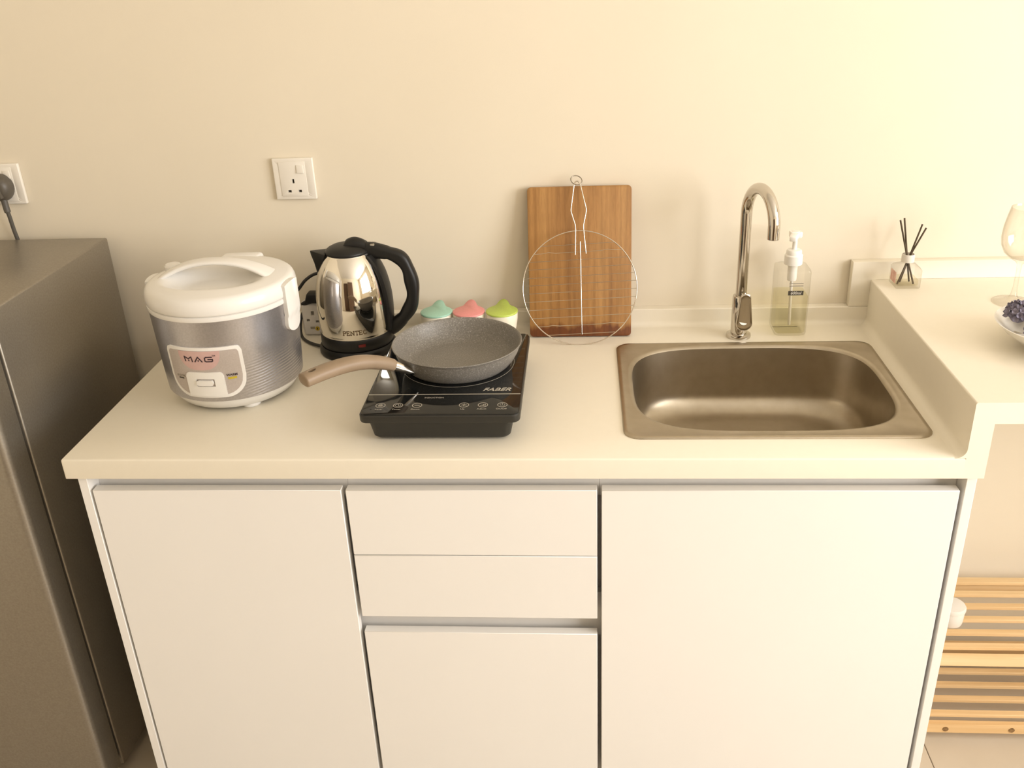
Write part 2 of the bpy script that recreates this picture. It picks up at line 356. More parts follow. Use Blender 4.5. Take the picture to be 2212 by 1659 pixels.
# ================================================================== the room
T = 0.12
struct('wall_back', boxb(ROOM_X0 - T, ROOM_X1 + T, 0, T, 0, ROOM_H), 'wall_paint')
struct('wall_left', boxb(ROOM_X0 - T, ROOM_X0, ROOM_Y0, 0, 0, ROOM_H), 'wall_paint')
def wall_with_hole(axis, pos, thick, a0, a1, ha0, ha1, hz0, hz1):
    bm = NB()
    for (p0, p1, q0, q1) in ((a0, ha0, 0, ROOM_H), (ha1, a1, 0, ROOM_H), (ha0, ha1, 0, hz0), (ha0, ha1, hz1, ROOM_H)):
        if q1 - q0 < 1e-4: continue
        if axis == 'x': box(bm, pos, pos + thick, p0, p1, q0, q1)
        else: box(bm, p0, p1, pos, pos + thick, q0, q1)
    return bm
struct('wall_right', wall_with_hole('x', ROOM_X1, T, ROOM_Y0, 0, WIN_Y0, WIN_Y1, WIN_Z0, WIN_Z1), 'wall_paint')
struct('wall_rear', boxb(ROOM_X0 - T, ROOM_X1 + T, ROOM_Y0 - T, ROOM_Y0, 0, ROOM_H), 'wall_paint')
struct('ceiling', boxb(ROOM_X0 - T, ROOM_X1 + T, ROOM_Y0 - T, T, ROOM_H, ROOM_H + 0.1), 'ceiling_paint')
fl = struct('floor', boxb(ROOM_X0 - T, ROOM_X1 + T, ROOM_Y0 - T, T, -0.08, -0.0025), 'grout')
tile_me = None
TS = 0.6
x = 0.862 - 5 * TS
while x < ROOM_X1:
    y = -0.0
    while y > ROOM_Y0:
        xa, xb = max(x, ROOM_X0), min(x + TS, ROOM_X1); ya, yb = max(y - TS, ROOM_Y0), y
        if xb - xa > 0.02 and yb - ya > 0.02:
            full = abs(xb - xa - TS) < 1e-6 and abs(yb - ya - TS) < 1e-6
            if full and tile_me:
                o = bpy.data.objects.new('tile', tile_me); COL.objects.link(o); o.parent = fl
            else:
                w, d = xb - xa, yb - ya
                o = obj('tile', boxb(0.001, w - 0.001, -d + 0.001, -0.001, -0.01, 0.0), 'floor_tile', fl, bev=0.0008, seg=1)
                if full: tile_me = o.data
            o.location = (xa, yb, 0)
        y -= TS
    x += TS
# window in the right wall
wf = NB()
for y0, y1 in ((WIN_Y0, WIN_Y0 + 0.06), (WIN_Y1 - 0.06, WIN_Y1), ((WIN_Y0 + WIN_Y1) / 2 - 0.04, (WIN_Y0 + WIN_Y1) / 2 + 0.04)):
    box(wf, ROOM_X1 - 0.005, ROOM_X1 + 0.035, y0, y1, WIN_Z0, WIN_Z1)
for z0, z1 in ((WIN_Z0, WIN_Z0 + 0.06), (WIN_Z1 - 0.06, WIN_Z1)):
    box(wf, ROOM_X1 - 0.005, ROOM_X1 + 0.035, WIN_Y0 + 0.06, WIN_Y1 - 0.06, z0, z1)
struct('window_1', wf, 'window_frame_paint')
dr = struct('added_door_1', boxb(-1.15, -0.30, ROOM_Y0 - 0.02, ROOM_Y0 + 0.03, 0.005, 2.1), 'door_wood', bev=0.004)  # unseen door, put in as something dark for the kettle to reflect
for a, b_ in ((0.25, 0.95), (1.10, 1.90)):
    obj('added_door_panel', boxb(-1.03, -0.42, ROOM_Y0 + 0.028, ROOM_Y0 + 0.04, a, b_), 'door_wood', dr, bev=0.006)
obj('added_door_handle', tube(NB(), [(-0.37, ROOM_Y0 + 0.03, 1.02), (-0.37, ROOM_Y0 + 0.075, 1.02), (-0.40, ROOM_Y0 + 0.085, 1.02), (-0.49, ROOM_Y0 + 0.085, 1.02)], 0.009), 'chrome', dr, smooth=50)

wd = thing('added_wardrobe', (0.22, ROOM_Y0 + 0.28, 0), 'unseen dark brown cupboard with two doors, added to darken the reflections', 'added_wardrobe')  # unseen, added to darken the kettle and tap reflections and the bounce light
obj('carcass', boxb(-0.46, 0.46, -0.279, 0.255, 0.0, 2.1), 'door_wood', wd, bev=0.003, seg=1)
for sx_ in (-1, 1):
    wdd = obj('added_wardrobe_door', boxb(min(sx_ * 0.002, sx_ * 0.457), max(sx_ * 0.002, sx_ * 0.457), 0.256, 0.276, 0.08, 2.09), 'door_wood', wd, bev=0.003, seg=1)
    obj('added_wardrobe_handle', boxb(sx_ * 0.05 - 0.006, sx_ * 0.05 + 0.006, 0.274, 0.292, 0.95, 1.15), 'chrome', wdd, bev=0.003, seg=1)
# ================================================================== worktop with raised bar ledge
xl, xr, D, t = -0.7668, 0.7502, 0.5961, 0.0368
hu, yu, xs, zl, zb = 0.0383, 0.0204, 0.7170, 0.0973, 0.0608
LX1 = ROOM_X1 - 0.0
wt = thing('worktop', (0, 0, ZC), 'cream solid-surface worktop over the white base cabinets', 'worktop')
bl = thing('bar_counter', (xs, -D / 2, ZC), 'raised cream bar counter at the end of the worktop, beside the sink', 'counter')
bm = NB()
HX0, HX1, HY0, HY1 = 0.198, 0.683, -0.519, -0.134
XS = [xl, HX0, HX1, xs]; YS = [-D, HY0, HY1, -0.0005]
V = {}
for k, z in enumerate((-t, 0.0)):
    for i, x in enumerate(XS):
        for j, y in enumerate(YS): V[i, j, k] = bm.verts.new((x, y, z))
for i in range(3):
    for j in range(3):
        if i == 1 and j == 1: continue
        bm.faces.new((V[i, j, 1], V[i + 1, j, 1], V[i + 1, j + 1, 1], V[i, j + 1, 1]))
        bm.faces.new((V[i, j, 0], V[i, j + 1, 0], V[i + 1, j + 1, 0], V[i + 1, j, 0]))
for i in range(3):
    bm.faces.new((V[i, 0, 0], V[i + 1, 0, 0], V[i + 1, 0, 1], V[i, 0, 1])); bm.faces.new((V[i, 3, 0], V[i, 3, 1], V[i + 1, 3, 1], V[i + 1, 3, 0]))
    bm.faces.new((V[0, i, 0], V[0, i, 1], V[0, i + 1, 1], V[0, i + 1, 0])); bm.faces.new((V[3, i, 0], V[3, i + 1, 0], V[3, i + 1, 1], V[3, i, 1]))
for a, b_ in (((1, 1), (2, 1)), ((2, 1), (2, 2)), ((2, 2), (1, 2)), ((1, 2), (1, 1))):
    bm.faces.new((V[(*a, 0)], V[(*a, 1)], V[(*b_, 1)], V[(*b_, 0)]))
fixn(bm)
bm.edges.ensure_lookup_table()
es = [e for e in bm.edges if all(abs(v.co.z) < 1e-6 for v in e.verts) and (all(abs(v.co.y + D) < 1e-6 for v in e.verts) or all(abs(v.co.x - xl) < 1e-6 for v in e.verts))]
es += [e for e in bm.edges if all(abs(v.co.x - xl) < 1e-6 and abs(v.co.y + D) < 1e-6 for v in e.verts)]
bmesh.ops.bevel(bm, geom=es, offset=0.0035, segments=3, profile=0.5, affect='EDGES')
obj('slab', bm, 'solid_surface', wt, smooth=40)
def arc(cx, cy, r, a0, a1, n=6): return [(cx + r * cos(radians(a0 + (a1 - a0) * k / n)), cy + r * sin(radians(a0 + (a1 - a0) * k / n))) for k in range(n + 1)]
def extr_x(prof, x0, x1): return fixn((lambda b: (loft(b, [[(x0, y, z) for y, z in prof], [(x1, y, z) for y, z in prof]]), b)[1])(NB()))
def extr_y(prof, y0, y1): return fixn((lambda b: (loft(b, [[(x, y0, z) for x, z in prof], [(x, y1, z) for x, z in prof]]), b)[1])(NB()))
c = 0.012
up = struct('trim_1', extr_x([(-0.0005, 0)] + arc(-yu - c, c, c, -90, 0) + [(-yu, hu - 0.002), (-yu + 0.002, hu), (-0.0005, hu)], xl, xs), 'solid_surface', smooth=40)
up.location = (0, 0, ZC)
c = 0.016
def shift(bm): bmesh.ops.translate(bm, verts=bm.verts, vec=(-xs, D / 2, 0)); return bm
obj('ledge_slab', shift(extr_y([(xs, -t), (xr, -t), (xr, zb), (LX1, zb), (LX1, zl), (xs + 0.003, zl)] + arc(xs + 0.003, zl - 0.003, 0.003, 90, 180, 3)[1:] + arc(xs - c, c, c, 0, -90) + [(xs, 0)], -D, -0.0005)), 'solid_surface', bl, smooth=40)
up = struct('trim_2', extr_y([(0.677, hu), (xs + 0.01, hu), (xs + 0.01, zl), (LX1, zl), (LX1, 0.136), (0.677, 0.136)], -yu - 0.0005, -0.0005), 'solid_surface', bev=0.0015)
up.location = (0, 0, ZC)

# ================================================================== base cabinets (three units)
cl, cg1, cg2, cr, cy = -0.7513, -0.2898, 0.1436, 0.7451, 0.5861
FR = -cy; TH = 0.018; CARC = FR + TH + 0.016; ZT = -t; ZF = -ZC
def unit(x0, x1, label):
    e = thing('base_cabinet', ((x0 + x1) / 2, 0, 0), label, 'cabinet'); return e, (x0 + x1) / 2
def part(e, ox, name, x0, x1, y0, y1, z0, z1, m='laminate_white', bev=0.0008, parent=None):
    return obj(name, boxb(x0 - ox, x1 - ox, y0, y1, ZC + z0, ZC + z1), m, parent or e, bev=bev, seg=1)
def carcass(e, ox, x0, x1, left_end=False, right_end=False):
    P = 0.016
    part(e, ox, 'side_panel', x0, x0 + P, FR if left_end else FR + 0.052, -0.03, ZF + (0 if left_end else 0.09), ZT)
    part(e, ox, 'side_panel', x1 - P, x1, FR if right_end else FR + 0.052, -0.03, ZF + (0 if right_end else 0.09), ZT)
    part(e, ox, 'bottom_panel', x0 + P, x1 - P, CARC, -0.03, ZF + 0.09, ZF + 0.106, 'laminate_inner')
    part(e, ox, 'back_panel', x0 + P, x1 - P, -0.036, -0.03, ZF + 0.106, ZT, 'laminate_inner')
    part(e, ox, 'plinth', x0 + P, x1 - P, FR + 0.06, FR + 0.076, ZF, ZF + 0.09)
def channel(e, ox, x0, x1, ztop, zbot):
    part(e, ox, 'finger_channel', x0, x1, FR + 0.034, FR + 0.050, zbot - 0.03, ztop, 'laminate_inner')
e, ox = unit(cl, cg1, 'white base cabinet with one full-height door, beside the steel fridge')
carcass(e, ox, cl, cg1, left_end=True); channel(e, ox, cl + 0.016, cg1, ZT, -0.066)
part(e, ox, 'door', -0.7305, -0.2935, FR, FR + TH, -0.775, -0.066)
e, ox = unit(cg1, cg2, 'white drawer cabinet between the two door cabinets, under the induction hob')
carcass(e, ox, cg1, cg2); channel(e, ox, cg1, cg2, ZT, -0.066); channel(e, ox, cg1 - 0.012, cg2 + 0.012, -0.30, -0.368)
part(e, ox, 'drawer_front', -0.2855, 0.1395, FR, FR + TH, -0.1975, -0.066)
part(e, ox, 'drawer_front', -0.2855, 0.1395, FR, FR + TH, -0.333, -0.1995)
part(e, ox, 'drawer_front', -0.2855, 0.1395, FR, FR + TH, -0.775, -0.368)
e, ox = unit(cg2, cr, 'white base cabinet with one wide door under the sink')
carcass(e, ox, cg2, cr, right_end=True); channel(e, ox, cg2, cr - 0.016, ZT, -0.066)
part(e, ox, 'door', 0.1470, 0.7220, FR, FR + TH, -0.775, -0.066)

# ================================================================== sink
sx0, sx1, sy0, sy1 = 0.1855, 0.6950, -0.1222, -0.5313
cx, cyk = (sx0 + sx1) / 2, (sy0 + sy1) / 2
sk = thing('kitchen_sink', (cx, cyk, ZC), 'brushed steel single-bowl sink set into the worktop', 'sink')
def superel(a, b_, n_, ox=0, oy=0, N=288):
    out = []
    for i in range(N):
        th = 2 * pi * i / N + pi / N
        ct, st = cos(th), sin(th)
        out.append((ox + a * math.copysign(abs(ct) ** (2 / n_), ct), oy + b_ * math.copysign(abs(st) ** (2 / n_), st)))
    return out
W2, H2 = (sx1 - sx0) / 2, (sy0 - sy1) / 2
def rr_dir(a, b_, r, N=288):
    """rounded rectangle sampled by direction so rings of different shape can be joined"""
    out = []
    for i in range(N):
        th = 2 * pi * i / N + pi / N; dx, dy = cos(th) * a, sin(th) * b_
        lo, hi = 0.0, 3.0
        for _ in range(40):
            mid = (lo + hi) / 2; X, Y = abs(dx * mid), abs(dy * mid)
            qx, qy = X - (a - r), Y - (b_ - r)
            ins = (X <= a and Y <= b_) if (qx <= 0 or qy <= 0) else (qx * qx + qy * qy <= r * r)
            if ins: lo = mid
            else: hi = mid
        out.append((dx * lo, dy * lo))
    return out
bx, by, oyb = 0.2335, 0.1835, 0.0055
rings = []
for (a, b_, r, z) in ((W2, H2, 0.028, -0.001), (W2, H2, 0.028, 0.0015), (W2 - 0.002, H2 - 0.002, 0.027, 0.0032), (W2 - 0.008, H2 - 0.008, 0.024, 0.0032), (W2 - 0.0095, H2 - 0.0095, 0.024, 0.0026)):
    rings.append([(x, y, z) for x, y in rr_dir(a, b_, r)])
rim = NB()
BN = 3.6
def bowl_ring(d, z, n_=BN): return [(x, y + oyb, z) for x, y in superel(bx - d, by - d, n_)]
def supdir(a, b_, n_, N=288):
    out = []
    for i in range(N):
        th = 2 * pi * i / N + pi / N; dx, dy = cos(th) * a, sin(th) * b_
        k = (abs(cos(th)) ** n_ + abs(sin(th)) ** n_) ** (-1 / n_)
        out.append((dx * k, dy * k))
    return out
def bowl_ring(d, z, n_=BN): return [(x, y + oyb, z) for x, y in supdir(bx - d, by - d, n_)]
rings += [bowl_ring(-0.004, 0.0026), bowl_ring(-0.001, 0.0022), bowl_ring(0.002, 0.0006), bowl_ring(0.0045, -0.003)]
loft(rim, rings, cap0=False, cap1=False)
obj('rim', rim, 'sink_steel', sk, smooth=50)
DEP = 0.137; FRR = 0.042
bw = NB(); rg = [bowl_ring(0.0045, -0.003)]
for z in (-0.02, -0.05, -0.08, -(DEP - FRR)): rg.append(bowl_ring(0.0045 + 0.10 * (-z) * 0.9, z))
d0 = 0.0045 + 0.09 * (DEP - FRR)
for k in range(1, 9):
    a = radians(90 * k / 8); rg.append(bowl_ring(d0 + FRR * (1 - cos(a)), -(DEP - FRR) - FRR * sin(a), BN - 0.05 * k))
rg.append(bowl_ring(d0 + FRR + 0.06, -DEP - 0.001, 2.8)); rg.append(bowl_ring(d0 + FRR + 0.10, -DEP - 0.002, 2.2))
loft(bw, rg, cap0=False, cap1=True)
obj('bowl', bw, 'sink_steel', sk, smooth=60)
obj('drain', latheb([(0.0, -DEP - 0.0005), (0.030, -DEP - 0.0005), (0.038, -DEP + 0.001), (0.042, -DEP + 0.0005), (0.043, -DEP - 0.004)][::-1], 32, cx=0.0, cy=-0.075, cap1=True), 'chrome', sk, smooth=50)

# ================================================================== tap
fx, fy = 0.441, -0.085
tp = thing('mixer_tap', (fx, fy, ZC), 'chrome gooseneck mixer tap with side lever behind the sink', 'tap')
obj('flange', latheb([(0.025, 0), (0.0255, 0.003), (0.0245, 0.007), (0.021, 0.0085), (0.017, 0.009)], 48), 'chrome', tp, smooth=40)
obj('body', latheb([(0.0165, 0.006), (0.0168, 0.03), (0.0165, 0.088), (0.0155, 0.0905), (0.0112, 0.0908)], 48), 'chrome', tp, smooth=40)
R_, th, zc, zt = 0.060, -1.3054, 0.2626, 0.2433
P = [(0, 0, 0.088), (0, 0, 0.15), (0, 0, 0.21)]
for k in range(0, 33):
    a = pi * k / 32; s = R_ * (1 - cos(a)); P.append((s * cos(th), s * sin(th), zc + R_ * sin(a)))
P.append((2 * R_ * cos(th), 2 * R_ * sin(th), zt))
obj('spout', tube(NB(), P, 0.0112, 24, up=(1, 0, 0)), 'chrome', tp, smooth=50)
obj('aerator', latheb([(0.0108, zt - 0.001), (0.0108, zt + 0.004), (0.006, zt + 0.004)][::-1], 24, cx=2 * R_ * cos(th), cy=2 * R_ * sin(th)), 'dark_wire', tp, smooth=40)
# teardrop lever plate standing in front of the body
lev = NB()
out = []
for k in range(13):
    a = radians(180 * k / 12); out.append((0.0105 * cos(a) + 0.004, 0.094 + 0.0105 * sin(a)))
for k in range(17):
    a = radians(180 + 180 * k / 16); out.append((0.0165 * cos(a) + 0.0045, 0.038 + 0.0165 * sin(a)))
def levpt(x, z, d): return (x + 0.001, -0.0195 - d - 0.06 * (z - 0.03), z)
ringsL = [[levpt(0.004 + (x - 0.004) * s, 0.06 + (z - 0.06) * s, d) for x, z in out] for s, d in ((0.94, 0.0), (1.0, 0.002), (1.0, 0.006), (0.94, 0.0078), (0.80, 0.0072))]
loft(lev, ringsL); fixn(lev)
lv = obj('lever', lev, 'chrome', tp, smooth=40)
obj('lever_neck', tube(NB(), [(0.002, -0.008, 0.036), (0.003, -0.019, 0.040), (0.004, -0.025, 0.044)], [0.010, 0.0095, 0.009], 20), 'chrome', lv, smooth=50)

# ================================================================== refrigerator
fr = thing('refrigerator', (-1.18, -0.28, 0), 'low grey steel refrigerator standing left of the cabinets', 'refrigerator')
FZ = ZC + 0.224
def fbox(x0, x1, y0, y1, z0, z1): return boxb(x0 + 1.18, x1 + 1.18, y0 + 0.28, y1 + 0.28, z0, z1)
obj('cabinet_body', fbox(-1.46, -0.899, -0.473, -0.03, 0.03, FZ), 'fridge_steel', fr, bev=0.004, seg=3)
obj('gasket', fbox(-1.45, -0.909, -0.482, -0.473, 0.05, FZ - 0.006), 'gasket', fr)
dbm = NB()
poly = [(-1.459, -0.482), (-0.900, -0.482)] + arc(-0.900 - 0.015, -0.540 + 0.015, 0.015, 0, -90, 10) + arc(-1.459 + 0.024, -0.540 + 0.024, 0.024, -90, -180, 10)
prism(dbm, [(x + 1.18, y + 0.28) for x, y in poly], 0.045, FZ - 0.002); fixn(dbm)
obj('door', dbm, 'fridge_steel', fr, smooth=40)
obj('hinge_cover', fbox(-1.44, -1.38, -0.52, -0.42, FZ - 0.003, FZ + 0.012), 'gasket', fr, bev=0.003)
for px in (-1.42, -0.95):
    for py in (-0.44, -0.08): obj('foot', latheb([(0.018, 0.0), (0.018, 0.012), (0.012, 0.014), (0.012, 0.035)], 16, cx=px + 1.18, cy=py + 0.28), 'black_plastic', fr, smooth=40)

# ================================================================== wall sockets
def socket(cxs, czs, label, mirror=1):
    s = thing('wall_socket', (cxs, 0, ZC + czs), label, 'socket')
    pl_ = obj('plate', boxb(-0.043, 0.043, -0.0085, -0.0002, -0.043, 0.043), 'socket_plastic', s, bev=0.002, seg=3)
    in_ = obj('insert', boxb(-0.0295, 0.0265, -0.0097, -0.008, -0.0355, 0.036), 'socket_plastic', s, bev=0.0006, seg=2)
    sw = NB(); box(sw, 0.008, 0.0225, -0.0125, -0.0095, 0.0125, 0.029)
    for v in sw.verts:
        if v.co.y < -0.011 and v.co.z > 0.02: v.co.y += 0.0015
    obj('switch', sw, 'socket_plastic', s, bev=0.0005, seg=2)
    for nm, a in (('pin_hole_shade', (-0.0045, 0.0, -0.0085, 0.0005)), ('pin_hole_shade', (-0.016, -0.0085, -0.0275, -0.0225)), ('pin_hole_shade', (0.0065, 0.0135, -0.0275, -0.0225))):
        for host in (pl_, in_): cut(host, boxb(a[0], a[1], -0.02, -0.0022, a[2], a[3]))
        obj(nm, boxb(a[0] + 0.0002, a[1] - 0.0002, -0.0040, -0.0020, a[2] + 0.0002, a[3] - 0.0002), 'hole_shade', s)   # dark backing paints in the shade of the hole's depth
    return s
socket(-0.5225 + 0.043, 0.2909 + 0.043, 'cream single switched wall socket, empty, above rice cooker and kettle')
socket(-1.071 - 0.043, 0.2955 + 0.043, 'cream wall socket above the fridge holding a dark plug')
pg = thing('power_plug', (-1.1135, -0.0097, ZC + 0.335), 'dark grey three-pin plug with cable in the socket above the fridge', 'plug')
pb = NB()
def egg(sc, y):
    o_ = []
    for k in range(28):
        a = 2 * pi * k / 28; r = 0.026 * sc
        xx = r * cos(a); zz = r * 0.92 * sin(a) + (0.004 if sin(a) > 0 else -0.006) * abs(sin(a)) * sc
        o_.append((xx, y, zz))
    return o_
loft(pb, [egg(0.96, 0.0), egg(1.0, -0.004), egg(0.97, -0.017), egg(0.80, -0.026), egg(0.55, -0.031)]); fixn(pb)
pbo = obj('plug_body', pb, 'plug_grey', pg, smooth=50)
obj('grip', fixn((lambda b: (loft(b, [[(x * 0.013, -0.026 - 0.012 * (y_), z) for x, z in ((-1, -0.02), (1, -0.02), (0.8, 0.014), (-0.8, 0.014))] for y_ in (0, 1)]), b)[1])(NB())), 'plug_grey', pbo, bev=0.003)
obj('cable', tube(NB(), spline([(0.004, -0.016, -0.020), (0.005, -0.017, -0.045), (0.006, -0.016, -0.060), (0.003, -0.008, -0.095), (0.004, -0.004, -0.135), (0.006, -0.002, -0.24)], 6), [0.0065] * 10 + [0.0042] * 21, 12), 'grey_cable', pg, smooth=60)

# ================================================================== rice cooker
ckx, cky = -0.550, -0.312
ck = thing('rice_cooker', (ckx, cky, ZC), 'white and silver rice cooker on the worktop next to the fridge', 'rice cooker')
BODY = [(0.1255, 0.030), (0.1275, 0.06), (0.1305, 0.12), (0.1335, 0.188)]
rb = lambda z: lerp_prof(BODY, z)
obj('base', latheb([(0.088, 0.006), (0.103, 0.0055), (0.110, 0.010), (0.119, 0.022), (0.1245, 0.0325), (0.12, 0.034)], 96), 'cooker_white', ck, smooth=50)
for k in range(4):
    a = radians(45 + 90 * k - 12)
    obj('foot', latheb([(0.016, 0), (0.018, 0.002), (0.018, 0.012)], 20, cx=0.088 * cos(a), cy=0.088 * sin(a)), 'cooker_white', ck, smooth=40)
obj('shell', latheb([(0.118, 0.031)] + BODY + [(0.130, 0.189)], 128), 'cooker_silver', ck, smooth=40)
obj('collar', latheb([(0.130, 0.186), (0.1345, 0.1865), (0.1355, 0.189), (0.1352, 0.1945), (0.1325, 0.196), (0.13, 0.196)], 128), 'cooker_white', ck, smooth=40)
# lid: domed disc with a scooped dish under the carrying handle
lid = NB(); NA = 128
prof = [(0.131, 0.1955), (0.1345, 0.1965), (0.1362, 0.200), (0.1365, 0.208), (0.1355, 0.216), (0.1325, 0.2225), (0.128, 0.2262)]
rr_ = [0.122, 0.116, 0.11, 0.104, 0.098, 0.092, 0.086, 0.079, 0.072, 0.064, 0.056, 0.048, 0.038, 0.026, 0.013]
def lidz(x, y):
    r = sqrt(x * x + y * y); z = 0.2262 + 0.0125 * (1 - (r / 0.128) ** 2)
    q = sqrt(((x + 0.004) / 0.104) ** 2 + ((y + 0.022) / 0.072) ** 2)
    k = min(1, max(0, (1.0 - q) / 0.55)); k = k * k * (3 - 2 * k)
    return z - 0.022 * k
R0 = [[(r * cos(2 * pi * i / NA), r * sin(2 * pi * i / NA), z) for i in range(NA)] for r, z in prof]
R0 += [[(r * cos(2 * pi * i / NA), r * sin(2 * pi * i / NA), lidz(r * cos(2 * pi * i / NA), r * sin(2 * pi * i / NA))) for i in range(NA)] for r in rr_]
loft(lid, R0, cap0=True, cap1=True)
ld = obj('lid', lid, 'cooker_white', ck, smooth=60)
hb = NB(); rgs = []
for k in range(41):
    u = -1 + 2 * k / 40; x = -0.005 + 0.112 * u
    zz = 0.2265 + 0.0325 * (1 - abs(u) ** 2.4); wy = 0.017 + 0.012 * abs(u) ** 3; th_ = 0.0048 + 0.002 * abs(u)
    if abs(u) > 0.95: wy *= 0.55 if abs(u) > 0.99 else 0.8
    rgs.append([(x, 0.004 + wy * math.copysign(abs(cos(a)) ** 0.7, cos(a)), zz - th_ + th_ * math.copysign(abs(sin(a)) ** 0.8, sin(a)) - 0.05 * 0) for a in [2 * pi * j / 20 for j in range(20)]])
loft(hb, rgs); fixn(hb)
obj('lid_handle', hb, 'cooker_white', ld, smooth=60)
obj('steam_vent', latheb([(0.016, 0.222), (0.016, 0.2355), (0.013, 0.239), (0.004, 0.2395)], 28, cx=-0.103, cy=0.040), 'cooker_white', ld, smooth=40)
obj('hinge', boxb(-0.040, 0.040, 0.108, 0.143, 0.190, 0.2295), 'cooker_white', ck, bev=0.008, seg=3)
for a0, nm in ((radians(-8), 'side_clip'), (radians(172), 'side_clip')):
    zlo = lambda s: 0.128 + 0.018 * (1 - sqrt(max(0, 1 - (s / 0.0252) ** 2)))
    zhi = lambda s: 0.2235 - 0.007 * (1 - sqrt(max(0, 1 - (s / 0.0272) ** 2)))
    obj(nm, cyl_patch(NB(), -0.025, 0.025, zlo, zhi, lambda z: max(rb(min(z, .186)), 0.1345 if z > .16 else 0) , 0.0075, a0, 16, 16), 'cooker_white', ck, smooth=50)
# control panel
AZ = radians(-92.5)
def rc(s, hw, zlow, zhigh, rlo, rhi):
    """column limits of a rounded outline, half width hw"""
    e_ = hw - abs(s)
    lo = zlow + (rlo - sqrt(max(0, rlo * rlo - (rlo - e_) ** 2)) if e_ < rlo else 0)
    hi = zhigh - (rhi - sqrt(max(0, rhi * rhi - (rhi - e_) ** 2)) if e_ < rhi else 0)
    return lo, max(hi, lo)
pf = cyl_patch(NB(), -0.0715, 0.0715, lambda s: rc(s, 0.0715, 0.0395, 0.1385, 0.040, 0.010)[0], lambda s: rc(s, 0.0715, 0.0395, 0.1385, 0.040, 0.010)[1], rb, 0.0028, AZ, 60, 10)
pn = obj('control_panel', pf, 'cooker_white', ck, smooth=40)
obj('panel_face', cyl_patch(NB(), -0.0655, 0.0655, lambda s: rc(s, 0.0655, 0.0455, 0.1325, 0.036, 0.006)[0], lambda s: rc(s, 0.0655, 0.0455, 0.1325, 0.036, 0.006)[1], rb, 0.0033, AZ, 60, 10), 'panel_silver', pn, smooth=40)
obj('logo_patch', cyl_patch(NB(), -0.042, 0.034, lambda s: 0.1325 - 0.037 * (max(0, 1 - abs((s + 0.004) / 0.0385) ** 2.6)) ** 0.45, lambda s: 0.1325, rb, 0.0037, AZ, 40, 8), 'panel_pink', pn, smooth=40)
def onbody(x, y, h):
    r = rb(y); a = AZ + x / r; rr2 = r + 0.0037 + h
    return (rr2 * cos(a), rr2 * sin(a), y)
sh = lambda L_, dx, dy, k: [[(dx + x * k, dy + y * k) for x, y in l] for l in L_]
Lm = [[(0, 1), (0.12, 0.05)], [(0, 1), (0.75, 0.55), (1.35, 0.95), (1.5, 0.0)], [(0.8, 0.3), (0.8, 0.12)]]
La = [[(2.0, 0.0), (2.65, 0.95), (3.35, 0.0)], [(2.66, 0.28), (2.66, 0.15)]]
Lg = [[(5.2, 0.92), (4.15, 0.92), (3.92, 0.75), (3.92, 0.18), (4.15, 0.02), (5.1, 0.02), (5.3, 0.15), (5.3, 0.45), (4.5, 0.47)]]
obj('lettering', strokes(NB(), sh(Lm + La + Lg, -0.0305, 0.1125, 0.0096), 0.0021, onbody), 'ink_dark', pn)
obj('lettering', text_bm('TM', 0.0042, lambda x, y, h: onbody(x + 0.0235, y + 0.1235, h)), 'ink_dark', pn)
obj('lettering', text_bm('WARM', 0.0062, lambda x, y, h: onbody(x + 0.0475, y + 0.0835, h), offset=0.0001), 'ink_dark', pn)
obj('lettering', text_bm('COOK', 0.0062, lambda x, y, h: onbody(x - 0.0475, y + 0.0815, h)), 'label_grey', pn)
obj('lamp', cyl_patch(NB(), 0.040, 0.055, lambda s: 0.0755, lambda s: 0.0795, rb, 0.0042, AZ, 6, 2), 'lamp_yellow', pn)
obj('lamp', cyl_patch(NB(), -0.0530, -0.0425, lambda s: 0.0755, lambda s: 0.0780, rb, 0.0040, AZ, 6, 2), 'label_black', pn)
swp = obj('switch_housing', cyl_patch(NB(), -0.034, 0.034, lambda s: 0.0440, lambda s: rc(s, 0.034, 0.044, 0.0915, 0.001, 0.008)[1], rb, 0.0062, AZ, 30, 8), 'cooker_white', pn, smooth=40)
cut(swp, cyl_patch(NB(), -0.0160, 0.0170, lambda s: 0.0638, lambda s: 0.0787, rb, 0.020, AZ, 12, 2, lift=0.0015))
obj('switch_slot', cyl_patch(NB(), -0.0160, 0.0170, lambda s: 0.0638, lambda s: 0.0787, rb, 0.0005, AZ, 12, 2), 'cooker_white', swp)
obj('switch_lever', cyl_patch(NB(), -0.0145, 0.0150, lambda s: rc(s - 0.00025, 0.0148, 0.0665, 0.0765, 0.004, 0.004)[0], lambda s: rc(s - 0.00025, 0.0148, 0.0665, 0.0765, 0.004, 0.004)[1], rb, 0.0090, AZ, 20, 4), 'cooker_white', swp, smooth=40)

